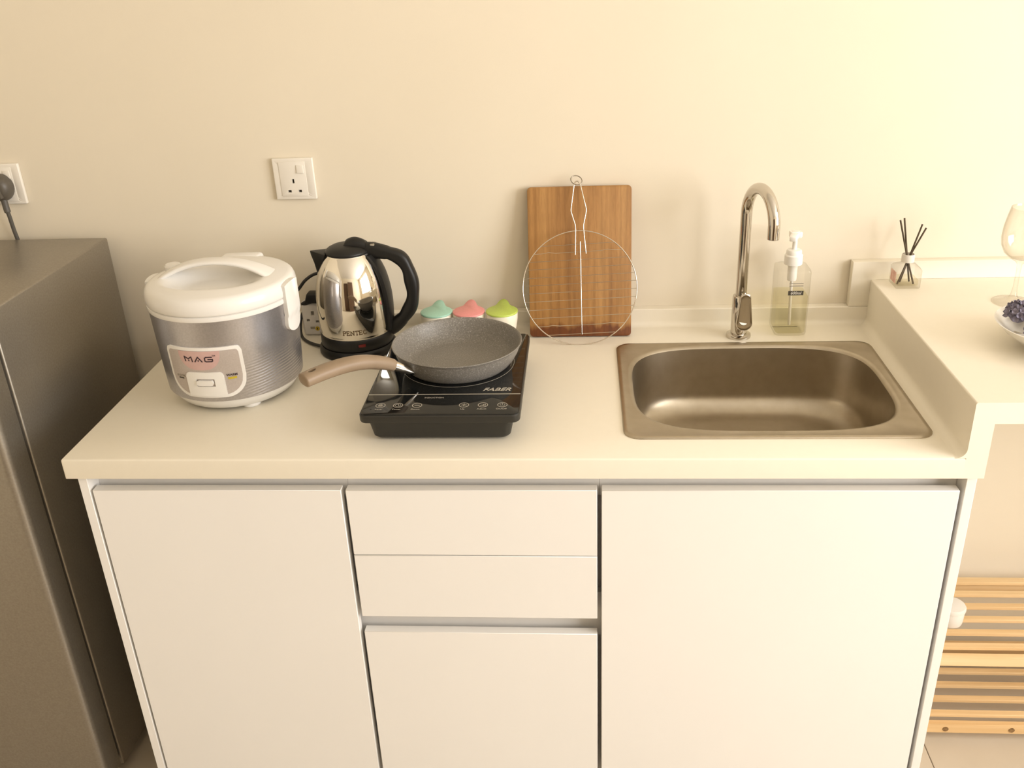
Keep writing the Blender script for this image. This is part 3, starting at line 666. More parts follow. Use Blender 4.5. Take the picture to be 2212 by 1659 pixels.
# ================================================================== kettle
kx, ky = -0.355, -0.122
kt = thing('electric_kettle', (kx, ky, ZC), 'mirror-steel electric kettle with black handle on its base', 'kettle')
obj('power_base', latheb([(0.074, 0), (0.079, 0.001), (0.0805, 0.004), (0.0795, 0.013), (0.0755, 0.018), (0.06, 0.019)], 80), 'black_plastic', kt, smooth=40)
kb = obj('bottom_ring', latheb([(0.06, 0.0185), (0.0735, 0.0185), (0.0752, 0.021), (0.0748, 0.0415), (0.0728, 0.044), (0.07, 0.044)], 80), 'black_plastic', kt, smooth=40)
KP = [(0.0722, 0.0435), (0.0733, 0.046), (0.0728, 0.048), (0.0742, 0.060), (0.0755, 0.080), (0.0758, 0.097), (0.0753, 0.113), (0.0742, 0.126), (0.0723, 0.140), (0.0702, 0.151), (0.0676, 0.162), (0.0640, 0.173), (0.0594, 0.184), (0.0540, 0.1945), (0.0480, 0.204), (0.0447, 0.2085), (0.0438, 0.2105)]
KS = [(v.x, v.y) for v in spline([(r, z, 0) for r, z in KP[2:]], 4)]
rk = lambda z: lerp_prof(KS, z)
obj('steel_body', latheb(KP[:2] + KS, 128), 'mirror_steel', kt, smooth=50)
kl = obj('lid', latheb([(0.0445, 0.2095), (0.0455, 0.212), (0.0445, 0.2155), (0.040, 0.2195), (0.032, 0.2235), (0.020, 0.2262), (0.0, 0.227)], 64), 'black_plastic', kt, smooth=40)
rg = []
for k in range(13):
    u = k / 12; x = -0.004 + 0.044 * u; h_ = 0.0135 * sin(pi * min(1, 0.15 + u * 0.75)) * (1 if u > 0 else 0.6); wv_ = 0.016 - 0.003 * u
    zb_ = 0.219
    rg.append([(x, wv_ * cos(a), zb_ + (h_ + 0.008) * max(0, sin(a)) ** 0.7 - 0.004 * (sin(a) < 0)) for a in [2 * pi * j / 18 for j in range(18)]])
rbm = NB(); loft(rbm, rg); fixn(rbm); obj('lid_thumb_rest', rbm, 'black_plastic', kl, smooth=60)
# handle: rounded strap, with a strip down the body
hp = spline([(0.036, 0, 0.214), (0.062, 0, 0.2105), (0.088, 0, 0.2045), (0.108, 0, 0.1935), (0.1195, 0, 0.1735), (0.1245, 0, 0.150), (0.1265, 0, 0.124), (0.1215, 0, 0.098), (0.1085, 0, 0.0755), (0.091, 0, 0.0570), (0.0715, 0, 0.0445)], 5)
hw = [0.0135 + 0.0012 * sin(k * 0.55) for k in range(len(hp))]
hbm = NB(); rg = []
for i, (p, tt, a_, b_) in enumerate(frames(hp, (0, 1, 0))):
    u = i / (len(hp) - 1); w1 = 0.0125 + 0.002 * sin(pi * u); w2 = hw[i] * (1.12 if u > 0.85 or u < 0.18 else 1.0)
    rg.append([p + a_ * w1 * math.copysign(abs(cos(q)) ** 0.75, cos(q)) + b_ * w2 * math.copysign(abs(sin(q)) ** 0.75, sin(q)) for q in [2 * pi * j / 20 for j in range(20)]])
loft(hbm, rg); fixn(hbm)
kh = obj('handle', hbm, 'black_plastic', kt, smooth=60)
obj('handle_strip', cyl_patch(NB(), -0.021, 0.021, lambda s: 0.046, lambda s: 0.207, lambda z: rk(z), 0.006, 0.0, 12, 30), 'black_plastic', kh, smooth=50)
obj('lid_button', boxb(0.049, 0.058, -0.010, 0.010, 0.2185, 0.2275), 'label_grey', kh, bev=0.0015)
sp = NB()
V = [sp.verts.new(c_) for c_ in ((-0.080, 0.0, 0.2145), (-0.040, -0.026, 0.2115), (-0.036, 0.026, 0.2115), (-0.0745, 0.0, 0.205), (-0.0655, 0.0, 0.150), (-0.060, -0.021, 0.168), (-0.060, 0.021, 0.168))]
for f in ((0, 1, 2), (0, 3, 5, 1), (0, 2, 6, 3), (3, 4, 5), (3, 6, 4), (1, 5, 6, 2), (5, 4, 6)):
    sp.faces.new([V[i] for i in f])
fixn(sp); obj('spout', sp, 'black_plastic', kt, bev=0.0025, seg=2)
KA = radians(-75)
def onk(x, y, h):
    r = rk(y); a = KA + x / r; return ((r + 0.0002 + h) * cos(a), (r + 0.0002 + h) * sin(a), y)
Lp = {'P': ([[(0, 0), (0, 1)], [(0, 1), (0.45, 1), (0.6, 0.88), (0.6, 0.62), (0.45, 0.48), (0, 0.48)], [(-.12, 0), (.15, 0)]], 0.85),
      'E': ([[(0, 0), (0, 1)], [(0, 1), (0.55, 1), (0.57, 0.86)], [(0, 0.5), (0.42, 0.5)], [(0, 0), (0.58, 0), (0.62, 0.16)], [(-.1, 1), (0, 1)], [(-.1, 0), (0, 0)]], 0.85),
      'N': ([[(0, 0), (0, 1), (0.68, 0), (0.68, 1)], [(-.12, 0), (.13, 0)], [(.55, 1), (.8, 1)]], 1.0),
      'T': ([[(0.33, 0), (0.33, 1)], [(-0.05, 0.85), (0, 1), (0.66, 1), (0.72, 0.85)], [(.2, 0), (.46, 0)]], 0.88),
      'C': ([[(0.68, 0.82), (0.55, 0.97), (0.35, 1.0), (0.12, 0.88), (0, 0.6), (0, 0.38), (0.12, 0.12), (0.35, 0), (0.56, 0.04), (0.7, 0.2)]], 0.95)}
x = 0; LL = []
for ch in 'PENTEC':
    l, adv = Lp[ch]; LL += [[(x + a_, b_) for a_, b_ in q] for q in l]; x += adv * 1.08
k_ = 0.0085
obj('lettering', strokes(NB(), [[(-0.0285 + a_ * k_, 0.0575 + b_ * k_) for a_, b_ in l] for l in LL], 0.0017, onk), 'ink_brown', kt)
obj('switch_lens', cyl_patch(NB(), -0.007, 0.007, lambda s: 0.030, lambda s: 0.036, lambda z: 0.0745, 0.0012, radians(-70), 8, 2), 'red_lens', kb)
# the kettle's cord leaves the base, loops on the worktop and climbs to the adaptor
obj('cord', tube(NB(), spline([(-0.070, -0.012, 0.008), (-0.088, 0.000, 0.006), (-0.112, 0.020, 0.0045), (-0.133, 0.046, 0.0045), (-0.141, 0.062, 0.016), (-0.1405, 0.074, 0.036), (-0.133, 0.082, 0.055), (-0.118, 0.081, 0.068)], 8), 0.0033, 12), 'black_cable', kt, smooth=60)

# ================================================================== adaptor with plug behind the kettle
ad_ = thing('plug_adaptor', (-0.458, -0.046, ZC), 'white multi-socket adaptor on the worktop behind the kettle', 'adaptor')
bmx = boxb(-0.034, 0.034, -0.0075, 0.0155, 0.0, 0.076)
for v in bmx.verts: v.co.y += 0.12 * v.co.z * 0.5
adh = obj('housing', bmx, 'plug_white', ad_, bev=0.006, seg=3)
for a in ((-0.013, -0.006, 0.046, 0.056, 'pin_hole_shade'), (-0.024, -0.017, 0.033, 0.038, 'pin_hole_shade'), (-0.004, 0.003, 0.030, 0.035, 'pin_hole_shade'), (-0.017, -0.008, 0.0155, 0.0205, 'rocker_switch')):
    if a[4] == 'pin_hole_shade':
        cut(adh, boxb(a[0], a[1], -0.02, -0.0005 + 0.06 * a[2], a[2], a[3]))
        obj(a[4], boxb(a[0], a[1], -0.0015 + 0.06 * a[2], 0.0005 + 0.06 * a[2], a[2], a[3]), 'label_grey', ad_)  # grey backing paints in the shade inside the adaptor hole
    else:
        obj(a[4], boxb(a[0], a[1], -0.0086 + 0.06 * a[2], -0.0062 + 0.06 * a[2], a[2], a[3]), 'label_grey', ad_)
adh.data.set_sharp_from_angle(angle=radians(12))
obj('warning_mark', (lambda b: (tube(b, [(-0.002, -0.0084 + 0.0010, 0.0165), (-0.002, -0.0070 + 0.0010, 0.0165)], 0.0048, 20), b)[1])(NB()), 'yellow_mark', ad_)
obj('warning_symbol', boxb(-0.0030, -0.0010, -0.0080, -0.0073, 0.0145, 0.0188), 'ink_dark', ad_)
kp = thing('kettle_plug', (-0.459, -0.046, ZC + 0.0755), 'black three-pin plug pushed into the top of the adaptor', 'plug')
kpb = boxb(-0.0215, 0.024, -0.013, 0.020, 0.0, 0.022)
for v in kpb.verts:
    if v.co.z > 0.01: v.co.x *= 0.72; v.co.y = v.co.y * 0.8 + 0.001
obj('plug_body', kpb, 'black_plastic', kp, bev=0.004, seg=2)
obj('cable_sleeve', tube(NB(), [(-0.010, -0.002, 0.003), (-0.022, 0.0, -0.002), (-0.030, 0.002, -0.006)], [0.006, 0.0055, 0.0045], 12), 'black_plastic', kp, smooth=50)
cc = obj('cooker_cord', tube(NB(), spline([(-0.520, -0.170, ZC + 0.045), (-0.532, -0.120, ZC + 0.035), (-0.528, -0.070, ZC + 0.062), (-0.508, -0.046, ZC + 0.092), (-0.4935, -0.040, ZC + 0.1035), (-0.4755, -0.038, ZC + 0.1235), (-0.4500, -0.034, ZC + 0.1360), (-0.418, -0.030, ZC + 0.128), (-0.400, -0.028, ZC + 0.085), (-0.402, -0.030, ZC + 0.035), (-0.405, -0.034, ZC + 0.006)], 8), 0.0034, 12), 'black_cable', None, smooth=60)
tag(cc, 'black power cord arching up between rice cooker and kettle', 'cord')

# ================================================================== induction hob
ix0, ix1, iy0, iy1 = -0.2593, 0.0125, -0.5460, -0.1900
ih = thing('induction_hob', ((ix0 + ix1) / 2, (iy0 + iy1) / 2, ZC), 'black glass portable induction hob with touch buttons under the frying pan', 'hob')
iw, idp = (ix1 - ix0) / 2, (iy1 - iy0) / 2
def rloft(levels, n=6):
    bm = NB(); loft(bm, [[(x, y, z) for x, y in rrect(-a, a, -b_, b2, r, n)] for a, b_, b2, r, z in levels]); return bm
obj('lower_housing', rloft([(iw - 0.022, idp - 0.018, idp - 0.022, 0.012, 0.004), (iw - 0.018, idp - 0.014, idp - 0.018, 0.014, 0.008), (iw - 0.013, idp - 0.011, idp - 0.013, 0.016, 0.030), (iw - 0.009, idp - 0.009, idp - 0.009, 0.016, 0.037), (iw - 0.002, idp - 0.003, idp - 0.002, 0.016, 0.0415)]), 'hob_plastic', ih, smooth=35)
obj('top_tray', rloft([(iw - 0.001, idp - 0.001, idp - 0.001, 0.013, 0.0405), (iw, idp, idp, 0.014, 0.0425), (iw, idp, idp, 0.014, 0.0525), (iw - 0.0015, idp - 0.0015, idp - 0.0015, 0.013, 0.0545)]), 'hob_plastic', ih, smooth=35)
gl = obj('glass_top', rloft([(iw - 0.0022, idp - 0.0022, idp - 0.0022, 0.012, 0.0540), (iw - 0.0022, idp - 0.0022, idp - 0.0022, 0.012, 0.0556), (iw - 0.003, idp - 0.003, idp - 0.003, 0.0115, 0.0560)]), 'glass_black', ih, smooth=30)
for sx_ in (-1, 1):
    for sy_ in (-1, 1): obj('foot', latheb([(0.010, 0), (0.011, 0.002), (0.011, 0.006)], 16, cx=sx_ * (iw - 0.04), cy=sy_ * (idp - 0.04)), 'black_plastic', ih)
icx, icy = (ix0 + ix1) / 2, (iy0 + iy1) / 2
GZ = 0.0560
flat = lambda cx_, cy_: (lambda x, y, h: (x + cx_ - icx, y + cy_ - icy, GZ + h))
obj('divider_line', boxb(-iw + 0.003, iw - 0.003, -0.4688 - icy, -0.4662 - icy, GZ - 0.0003, GZ + 0.0002), 'silk_print', ih)
def ringflat(bm, cx_, cy_, r, w, n=32, fn=None, z0=0.0, t=0.0002):
    V = []
    for i in range(n):
        a = 2 * pi * i / n
        V.append([bm.verts.new((cx_ - icx + rr2 * cos(a), cy_ - icy + rr2 * sin(a), GZ + zz)) for rr2, zz in ((r - w, t), (r, t), (r, -0.0002), (r - w, -0.0002))])
    for i in range(n):
        j = (i + 1) % n
        for k in range(4): bm.faces.new((V[i][k], V[j][k], V[j][(k + 1) % 4], V[i][(k + 1) % 4]))
    return fixn(bm)
obj('zone_ring', ringflat(NB(), -0.114, -0.335, 0.1045, 0.0007, 96), 'silk_print', ih)
obj('lettering', text_bm('FABER', 0.0185, flat(-0.0335, -0.4500), shear=0.35, sx=0.95, offset=0.0003, t=0.0002), 'silk_print', ih)
obj('lettering', text_bm('INDUCTION', 0.0060, flat(-0.1390, -0.4810), t=0.0002), 'silk_print', ih)
for i, (bx_, cap) in enumerate(((-0.2275, 'Lock'), (-0.1970, 'Timer'), (-0.1643, 'Down'), (-0.0840, 'Up'), (-0.0517, 'Adjust'), (-0.0186, 'On/Off'))):
    bt = obj('touch_button', ringflat(NB(), bx_, -0.5095, 0.0086, 0.0011), 'silk_print', ih)
    f = flat(bx_, -0.5095)
    if i == 0: L_ = [[(-0.0035, 0.001), (0.0035, 0.001)], [(-0.0035, -0.001), (0.0035, -0.001)], [(-0.0035, -0.003), (0.0035, -0.003)], [(-0.002, 0.001), (-0.002, 0.004), (0.002, 0.004), (0.002, 0.001)]]
    elif i == 1: L_ = [[(0.005 * cos(a), 0.005 * sin(a)) for a in [2 * pi * k / 14 for k in range(15)]], [(0, 0.003), (0, 0), (0.002, -0.001)]]
    elif i == 2: L_ = [[(-0.004, 0), (0.004, 0)]]
    elif i == 3: L_ = [[(-0.004, 0), (0.004, 0)], [(0, -0.004), (0, 0.004)]]
    elif i == 4: L_ = [[(-0.004 + 0.0026 * k, -0.003), (-0.004 + 0.0026 * k, -0.002 + 0.0018 * k)] for k in range(4)]
    else: L_ = [[(0.004 * cos(a), 0.004 * sin(a)) for a in [radians(130 + 280 * k / 14) for k in range(15)]], [(0, 0.001), (0, 0.005)]]
    obj('icon', strokes(NB(), L_, 0.0011 if i not in (2, 3, 4) else 0.0014, f, 0.0002), 'silk_print', bt)
    obj('caption', text_bm(cap, 0.0062, flat(bx_ - 0.001, -0.5245), t=0.0002), 'silk_print', bt)

# ================================================================== frying pan
px, py = -0.114, -0.335
pn_ = thing('frying_pan', (px, py, ZC + 0.0562), 'grey speckled frying pan with a brown handle on the induction hob', 'frying pan')
PO = [(0.0, 0.0), (0.088, 0.0), (0.094, 0.0012), (0.0985, 0.005), (0.106, 0.014), (0.1125, 0.026), (0.1165, 0.0375), (0.1182, 0.0415), (0.1198, 0.0432), (0.1203, 0.0445), (0.1195, 0.0455), (0.1178, 0.0450), (0.1160, 0.0425), (0.1125, 0.034), (0.1065, 0.0205), (0.100, 0.0115), (0.092, 0.0062), (0.082, 0.0050), (0.0, 0.0048)]
obj('pan_body', latheb(PO, 128), 'pan_stone', pn_, smooth=40)
az = radians(-135); du = Vector((cos(az), sin(az), 0)); dv = Vector((-sin(az), cos(az), 0))
hpz = spline([(0.143, 0, 0.0425), (0.156, 0, 0.0495), (0.175, 0, 0.0580), (0.203, 0, 0.0675), (0.238, 0, 0.0730), (0.275, 0, 0.0740), (0.303, 0, 0.0725), (0.318, 0, 0.0710)], 6)
fh = NB(); rg = []; n_ = len(hpz)
for i, (p, tt, a_, b_) in enumerate(frames(hpz, (0, 0, 1))):
    u = i / (n_ - 1)
    w = 0.0125 + 0.0035 * u + (0.0015 * sin(pi * u)); h_ = 0.0108 + 0.0012 * sin(pi * u)
    if i == 0: w *= 0.85; h_ *= 0.85
    if i == n_ - 1: w *= 0.86; h_ *= 0.80
    c_ = du * p.x + Vector((0, 0, p.z)); nn = Vector((du.x * a_.x, du.y * a_.x, a_.z))
    rg.append([c_ + dv * w * math.copysign(abs(cos(q)) ** 0.8, cos(q)) + nn * h_ * math.copysign(abs(sin(q)) ** 0.8, sin(q)) for q in [2 * pi * j / 20 for j in range(20)]])
loft(fh, rg); fixn(fh)
fho = obj('handle', fh, 'pan_handle', pn_, smooth=60)
_h = NB(); _c = du * 0.300
loft(_h, [[_c + du * (0.0075 * cos(q)) + dv * (0.0042 * sin(q)) + Vector((0, 0, dz)) for q in [2 * pi * j / 24 for j in range(24)]] for dz in (0.04, 0.11)]); cut(fho, _h)
br = NB(); rg = []
for r_, z_, w_, h_ in ((0.108, 0.021, 0.016, 0.006), (0.117, 0.0255, 0.0165, 0.007), (0.131, 0.035, 0.0135, 0.0085), (0.147, 0.0448, 0.0105, 0.0092)):
    c_ = du * r_ + Vector((0, 0, z_)); nn = (Vector((0, 0, 1)) - du * 0.55).normalized()
    rg.append([c_ + dv * w_ * math.copysign(abs(cos(q)) ** 0.5, cos(q)) + nn * h_ * math.copysign(abs(sin(q)) ** 0.5, sin(q)) for q in [2 * pi * j / 16 for j in range(16)]])
loft(br, rg); fixn(br); obj('handle_bracket', br, 'wire_steel', pn_, smooth=45)

# ================================================================== three condiment jars
for jx, lm, lab in ((-0.1890, 'lid_teal', 'small cream jar with a pale teal drop-shaped lid, next to the kettle handle'), (-0.1205, 'lid_pink', 'small cream jar with a pink drop-shaped lid, between the teal and green ones'), (-0.0510, 'lid_green', 'small cream jar with a lime green drop-shaped lid, next to the cutting board')):
    j = thing('condiment_jar', (jx, -0.0900, ZC), lab, 'jar', 'lidded condiment jars along the back wall')
    obj('bowl', latheb([(0.018, 0.0), (0.020, 0.0015), (0.0245, 0.012), (0.0295, 0.030), (0.0328, 0.050), (0.0333, 0.061), (0.032, 0.0635), (0.030, 0.064)], 48), 'jar_cream', j, smooth=40)
    lb = NB(); rings = []
    for sc_, z_ in ((0.90, 0.0632), (0.985, 0.0636), (1.0, 0.0652), (0.985, 0.0668), (0.94, 0.0676)):
        ring = []
        for k in range(72):
            a_ = 2 * pi * k / 72; ph = (a_ - pi / 2 + pi) % (2 * pi) - pi
            tab = 0.0245 * math.exp(-(ph / 0.30) ** 2); r_ = (0.0338 + tab) * sc_
            ring.append((r_ * cos(a_), r_ * sin(a_), z_ + 0.22 * max(0, tab - 0.004)))
        rings.append(ring)
    loft(lb, rings); fixn(lb)
    obj('lid', lb, lm, j, smooth=50)

# ================================================================== cutting board leaning on the wall
BT = math.atan2(0.061, 0.305)
cb = NB(); prism(cb, [(x, z) for x, z in rrect(-0.1065, 0.1065, 0.0, 0.311, 0.008, 5)], -0.009, 0.009)
for v in cb.verts: v.co = Vector((v.co.x, v.co.z, v.co.y))
fixn(cb)
cbo = obj('cutting_board', cb, 'board_wood', None, bev=0.002, seg=2)
cbo.location = (0.1125, -0.0730, ZC + 0.0008); cbo.rotation_euler = (-BT, 0, 0)
tag(cbo, 'brown wooden cutting board with damp dark foot leaning against the wall', 'cutting board')

# ================================================================== wire grill rack with handle
TA = math.atan2(0.094, 0.31)
gr = thing('grill_rack', (0.113, -0.122, ZC), 'round wire grill rack with long handle leaning on the cutting board', 'grill rack')
gr.rotation_euler = (-TA, 0, 0)
gx, gz, gR = -0.001, 0.1172, 0.1172
obj('outer_ring', ringtube(NB(), (gx, 0.0, gz), (1, 0, 0), (0, 0, 1), gR, 0.0011, 128, 8), 'wire_steel', gr, smooth=60)
Rz = [0.211, 0.1956, 0.1799, 0.164, 0.147, 0.1313, 0.1149, 0.0979, 0.0806, 0.0635, 0.0455, 0.0273]
sl = 0.040
for zr in Rz:
    # slightly tilted rung: find both ends on the ring
    ends = []
    for s in (1, -1):
        x = 0.05 * s
        for _ in range(30):
            z = zr + sl * (x - 0.10)
            x = gx + s * sqrt(max(1e-6, gR ** 2 - (z - gz) ** 2))
        ends.append((x, 0.0016, zr + sl * (x - 0.10)))
    pts = [Vector(ends[1]).lerp(Vector(ends[0]), k / 12) for k in range(13)]
    if zr in (0.1956, 0.0455):
        for k in (2, 10): pts[k] = pts[k] + Vector((0, -0.004, 0.002))
    obj('rung', tube(NB(), pts, 0.00062, 6), 'rung_steel', gr, smooth=60)
obj('spine', tube(NB(), [(0.0008, -0.0008, 0.2125), (0.0018, -0.0010, 0.12), (0.0028, -0.0008, 0.022)], 0.0012, 8), 'wire_steel', gr, smooth=60)
hd = NB()
tube(hd, [(-0.0094, -0.0008, 0.186), (-0.0086, -0.0012, 0.236), (-0.0090, -0.0010, 0.2460), (-0.0176, 0.0, 0.2735), (-0.0176, 0.0, 0.277), (-0.0108, 0.0, 0.325), (-0.0092, 0.0, 0.3310), (-0.0062, 0.0, 0.3335), (-0.0032, 0.0, 0.3335), (-0.0004, 0.0, 0.3310), (0.0024, 0.0, 0.3255), (0.0137, 0.0, 0.2775), (0.0137, 0.0, 0.2735), (0.0078, -0.0010, 0.2460), (0.0076, -0.0012, 0.240), (0.0126, -0.0008, 0.188)], 0.0013, 8)
obj('handle', hd, 'wire_steel', gr, smooth=60)
obj('hanging_ring', ringtube(NB(), (-0.0058, 0.0012, 0.3355), (1, 0.15, -0.25), (0.15, 0.35, 1), 0.0095, 0.0010, 40, 8, ru=0.0118), 'dark_wire', gr, smooth=60)

# ================================================================== soap pump bottle
sb = thing('soap_bottle', (0.546, -0.0575, ZC), 'square clear pump bottle of pale yellow dish soap beside the tap', 'bottle')
hb_ = 0.0325
def sq(h, r, z, n=5, k=1.0): return [(x, y, z) for x, y in rrect(-h, h, -h * k, h * k, r, n)]
bo = NB()
loft(bo, [sq(hb_ - 0.006, 0.006, 0.0), sq(hb_ - 0.001, 0.008, 0.003), sq(hb_, 0.008, 0.007), sq(hb_, 0.008, 0.136), sq(hb_ - 0.001, 0.008, 0.1405), sq(hb_ - 0.006, 0.008, 0.1435), sq(0.016, 0.0158, 0.146), sq(0.0145, 0.0144, 0.148), sq(0.0145, 0.0144, 0.156)])
fixn(bo); sbo = obj('bottle_body', bo, 'bottle_plastic', sb, smooth=40)
lq = NB(); loft(lq, [sq(hb_ - 0.0062, 0.005, 0.0048), sq(hb_ - 0.0025, 0.0062, 0.0085), sq(hb_ - 0.0025, 0.0062, 0.086)]); fixn(lq)
obj('liquid', lq, 'soap_liquid', sb, smooth=40)
obj('pump_collar', latheb([(0.0150, 0.1465), (0.0178, 0.147), (0.0182, 0.149), (0.0180, 0.1655), (0.0165, 0.1675), (0.0155, 0.168), (0.0153, 0.1745), (0.0135, 0.177), (0.005, 0.178)], 48), 'pump_white', sb, smooth=35)
ph = obj('pump_head', latheb([(0.0050, 0.176), (0.0048, 0.197), (0.0065, 0.200), (0.0085, 0.202), (0.0095, 0.205), (0.0095, 0.213), (0.0075, 0.2155), (0.0, 0.216)], 32), 'pump_white', sb, smooth=35)
nz = NB()
loft(nz, [[(d * cos(radians(-112)) + wv_ * q1 * sin(radians(-112)) * -1, d * sin(radians(-112)) + wv_ * q1 * cos(radians(-112)), 0.2085 + hz * q2 - dz) for q1, q2 in ((-1, -1), (1, -1), (1, 1), (-1, 1))] for d, wv_, hz, dz in ((0.0, 0.008, 0.0058, 0), (0.020, 0.0075, 0.0055, 0.0003), (0.031, 0.0065, 0.0050, 0.0022))]); fixn(nz)
obj('nozzle', nz, 'pump_white', ph, bev=0.0022, seg=2)
nz = NB(); loft(nz, [[(x * s_, y * s_, z) for x, y in rrect(-0.0125, 0.0125, -0.0085, 0.0085, 0.004)] for z, s_ in ((0.2025, 0.9), (0.205, 1.0), (0.2125, 1.0), (0.215, 0.9))]); fixn(nz)
obj('press_pad', nz, 'pump_white', ph, smooth=40)
obj('dip_tube', tube(NB(), [(0, 0, 0.150), (0.001, 0.002, 0.09), (0.004, 0.004, 0.012)], 0.0030, 14), 'frosted_plastic', sb, smooth=60)
obj('pump_chamber', latheb([(0.0088, 0.112), (0.0095, 0.114), (0.0095, 0.146)], 28), 'pump_white', sb, smooth=40)
sfront = lambda cx_, cz_: (lambda x, y, h: (x + cx_, -hb_ - 0.0003 - h, y + cz_))
obj('label_box', boxb(-0.0120, 0.0185, -hb_ - 0.0006, -hb_ - 0.0002, 0.0905, 0.1000), 'label_black', sbo)
obj('lettering', text_bm('600ml', 0.0085, lambda x, y, h: (x + 0.0032, -hb_ - 0.0006 - h, y + 0.0952), shear=0.2), 'label_white', sbo)
rows = [[(x0_, z_), (x0_ + 0.0022, z_)] for z_ in (0.1155, 0.1105) for x0_ in [-0.0105 + 0.0031 * k for k in range(9)]]
obj('fine_print', strokes(NB(), rows, 0.0016, lambda x, y, h: (x, -hb_ - 0.0003 - h, y)), 'label_grey', sbo)

# ================================================================== reed diffuser on the ledge
ZL = ZC + zl
rd = thing('reed_diffuser', (0.7725, -0.0575, ZL), 'square glass reed diffuser with four dark sticks on the raised ledge', 'diffuser')
h_ = 0.0245
gb = NB()
loft(gb, [sq(h_ - 0.002, 0.003, 0.0), sq(h_, 0.004, 0.002), sq(h_, 0.004, 0.037), sq(h_ - 0.003, 0.006, 0.042), sq(0.0125, 0.0124, 0.0475), sq(0.0105, 0.0104, 0.049), sq(0.0105, 0.0104, 0.0655)])
fixn(gb); rdo = obj('bottle', gb, 'clear_glass', rd, smooth=30)
lq = NB(); loft(lq, [sq(h_ - 0.0042, 0.003, 0.0057), sq(h_ - 0.0042, 0.003, 0.017)]); fixn(lq); obj('oil', lq, 'oil_liquid', rd)
obj('collar', latheb([(0.0108, 0.0500), (0.0122, 0.0502), (0.0125, 0.052), (0.0125, 0.0640), (0.0118, 0.0660), (0.0108, 0.0661)], 40, cap0=False, cap1=False), 'frosted_plastic', rd, smooth=40)
obj('side_label', boxb(-h_ - 0.0006, -h_ - 0.0001, -0.018, 0.014, 0.010, 0.033), 'label_pink', rdo)
for bx0, by0, tx, ty, tz in ((0.0135, -0.012, -0.0225, 0.008, 0.1335), (0.010, 0.004, -0.0145, 0.010, 0.1370), (-0.0185, -0.012, 0.0215, 0.008, 0.1245), (-0.010, 0.000, 0.0285, 0.004, 0.1180)):
    a = Vector((bx0, by0, 0.0065)); b_ = Vector((tx, ty, tz)); mid = Vector((0.0022 * (1 if tx > 0 else -1), 0.0, 0.060))
    obj('reed', tube(NB(), [a, mid, b_], 0.0018, 8), 'reed', rd, smooth=60)

# ================================================================== wine glass on the ledge
wg = thing('wine_glass', (0.942, -0.165, ZL), 'clear stemmed wine glass on the raised ledge', 'wine glass')
prof = [(0.0, 0.0), (0.036, 0.0), (0.0375, 0.0008), (0.036, 0.002), (0.022, 0.0042), (0.010, 0.0085), (0.0058, 0.016), (0.0042, 0.030), (0.0038, 0.060), (0.0045, 0.076), (0.009, 0.083), (0.020, 0.0905), (0.031, 0.102), (0.0375, 0.118), (0.0400, 0.136), (0.0390, 0.160), (0.0355, 0.184), (0.0320, 0.203), (0.0316, 0.2038), (0.0311, 0.203), (0.0346, 0.184), (0.0381, 0.160), (0.0391, 0.136), (0.0366, 0.1185), (0.030, 0.103), (0.019, 0.0918), (0.006, 0.0865), (0.0, 0.086)]
prof = [(r, z if z < 0.076 else 0.076 + (z - 0.076) * 0.855) for r, z in prof]
obj('glass', latheb(prof, 72), 'clear_glass', wg, smooth=50)

# ================================================================== bowl of dried flowers on the ledge
fbx, fby = 0.930, -0.388
fb = thing('flower_bowl', (fbx, fby, ZL), 'shallow white bowl filled with dried flowers on the raised ledge', 'bowl')
obj('bowl', latheb([(0.0, 0.002), (0.038, 0.002), (0.040, 0.0), (0.043, 0.0), (0.044, 0.003), (0.068, 0.012), (0.092, 0.029), (0.106, 0.043), (0.1075, 0.0448), (0.1062, 0.0455), (0.103, 0.0432), (0.089, 0.0315), (0.066, 0.0155), (0.042, 0.007), (0.0, 0.006)], 72), 'porcelain', fb, smooth=45)
rnd = random.Random(5)
def petal(bm, c, d, up, l, w, curl):
    d = d.normalized(); s = d.cross(up).normalized(); u = s.cross(d).normalized()
    pts = []
    for k, (f, ww, hh) in enumerate(((0, 0.15, 0), (0.35, 0.85, 0.12), (0.7, 1.0, 0.45), (1.0, 0.35, 1.0))):
        m_ = c + d * l * f + u * curl * hh
        pts.append((bm.verts.new(m_ - s * w * ww), bm.verts.new(m_ + s * w * ww)))
    top = pts
    for a, b_ in zip(top, top[1:]): bm.faces.new((a[0], b_[0], b_[1], a[1]))
def flower_head(r, n):
    bm = NB()
    for k in range(n):
        ph_ = math.acos(1 - 1.15 * (k + 0.5) / n); th_ = k * 2.39996
        nrm = Vector((sin(ph_) * cos(th_), sin(ph_) * sin(th_), cos(ph_)))
        base = nrm * r * (0.62 + 0.2 * rnd.random())
        tv = Vector((rnd.uniform(-1, 1), rnd.uniform(-1, 1), rnd.uniform(-1, 1))); tv = (tv - tv.dot(nrm) * nrm).normalized()
        for q in range(4):
            tv2 = (tv * cos(q * pi / 2) + nrm.cross(tv) * sin(q * pi / 2))
            petal(bm, base, tv2 + nrm * 0.9, nrm, r * 0.36, r * 0.13, r * 0.08)
    core = bmesh.ops.create_icosphere(bm, subdivisions=2, radius=r * 0.62)
    return bm
heads = [(-0.070, 0.018, 0.024), (-0.046, -0.016, 0.024), (-0.028, 0.052, 0.026), (-0.002, 0.016, 0.027), (0.034, 0.046, 0.026), (0.042, -0.004, 0.026)]
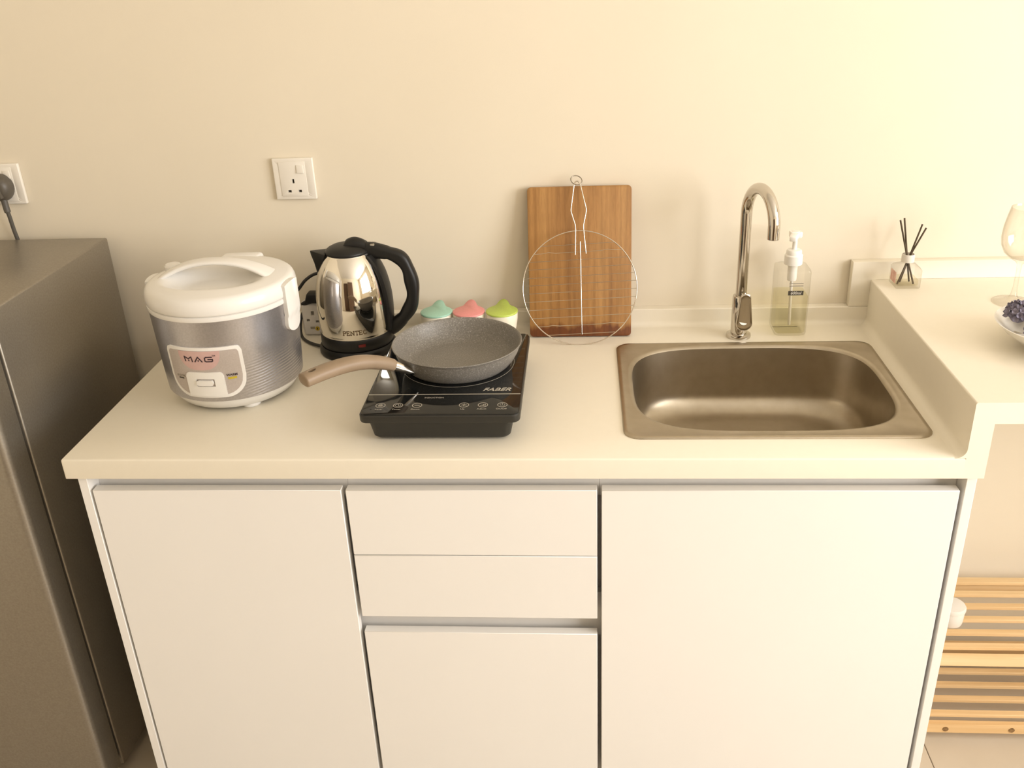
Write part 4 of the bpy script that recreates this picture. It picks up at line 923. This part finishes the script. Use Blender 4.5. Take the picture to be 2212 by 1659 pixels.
for k, (hx, hy, hr) in enumerate(heads):
    rr0 = sqrt(hx * hx + hy * hy)
    o = obj('dried_flower', flower_head(hr, 46), 'petal_purple'); o.location = (fbx + hx, fby + hy, ZL + 0.016 + hr * 0.62 + max(0, rr0 - 0.040) * 0.75)
    tag(o, 'dusty purple dried flower head in the white bowl', 'flower', 'purple flower heads in the bowl')
leaves = [(-0.084, -0.012, 4.5), (-0.076, -0.034, 4.7), (-0.062, -0.054, 5.0), (-0.044, -0.066, 5.5), (-0.060, -0.030, 4.9)]
for k, (hx, hy, a) in enumerate(leaves):
    bm = NB()
    petal(bm, Vector((0, 0, 0)), Vector((cos(a), sin(a), 0.10)), Vector((0, 0, 1)), 0.034, 0.008, 0.006)
    r_ = bmesh.ops.solidify(bm, geom=list(bm.faces), thickness=0.0012)
    fixn(bm)
    o = obj('dried_petal', bm, 'petal_pale', None, smooth=50); o.location = (fbx + hx, fby + hy, ZL + 0.012 + 0.42 * max(0.0, sqrt(hx * hx + hy * hy) - 0.045) + 0.008)
    tag(o, 'pale curled dried petal lying in the white bowl', 'petal', 'pale petals in the bowl')

# ================================================================== slatted pine rack under the ledge
rk_ = thing('slatted_rack', (1.15, -0.195, 0), 'two-tier pine slatted rack on the floor under the ledge', 'rack')
RX0, RX1 = 0.80 - 1.15, 1.50 - 1.15
YF = -0.32 + 0.195
for ti, zt_ in enumerate((ZC - 0.826, ZC - 0.637)):
    for k in range(6):
        yc = YF + 0.012 + 0.0445 * k
        sl_ = obj('slat', boxb(RX0, RX1, yc, yc + 0.0155, zt_ + 0.002, zt_ + 0.011), 'pine', rk_, bev=0.0015, seg=1)
    fr_ = obj('front_rail', boxb(RX0, RX1, YF - 0.008, YF + 0.006, zt_ - 0.024, zt_ + 0.001), 'pine', rk_, bev=0.0015, seg=1)
    obj('back_rail', boxb(RX0, RX1, YF + 0.248, YF + 0.262, zt_ - 0.024, zt_ + 0.006), 'pine', rk_, bev=0.0015, seg=1)
    if ti == 0:
        for kxn in (0.905, 1.045, 1.19):
            obj('knot', tube(NB(), [(kxn - 1.15, YF - 0.0092, zt_ - 0.012), (kxn - 1.15, YF - 0.0070, zt_ - 0.012)], 0.0062, 14), 'knot_wood', fr_)
for xx in (RX0 + 0.02, RX1 - 0.055):
    for yy in (YF + 0.006, YF + 0.220):
        obj('leg', boxb(xx, xx + 0.035, yy, yy + 0.028, 0.0, ZC - 0.637), 'pine', rk_, bev=0.0015, seg=1)
jr = thing('plastic_tub', (0.915, -0.225, ZC - 0.625), 'small round translucent white tub on the top tier of the pine rack', 'tub')
obj('tub_body', latheb([(0.022, 0.0), (0.0255, 0.0015), (0.027, 0.01), (0.0275, 0.034), (0.0265, 0.036)], 36), 'frosted_plastic', jr, smooth=40)
obj('tub_lid', latheb([(0.0265, 0.0352), (0.0290, 0.036), (0.0292, 0.042), (0.027, 0.046), (0.015, 0.049), (0.0, 0.050)], 36), 'frosted_plastic', jr, smooth=40)
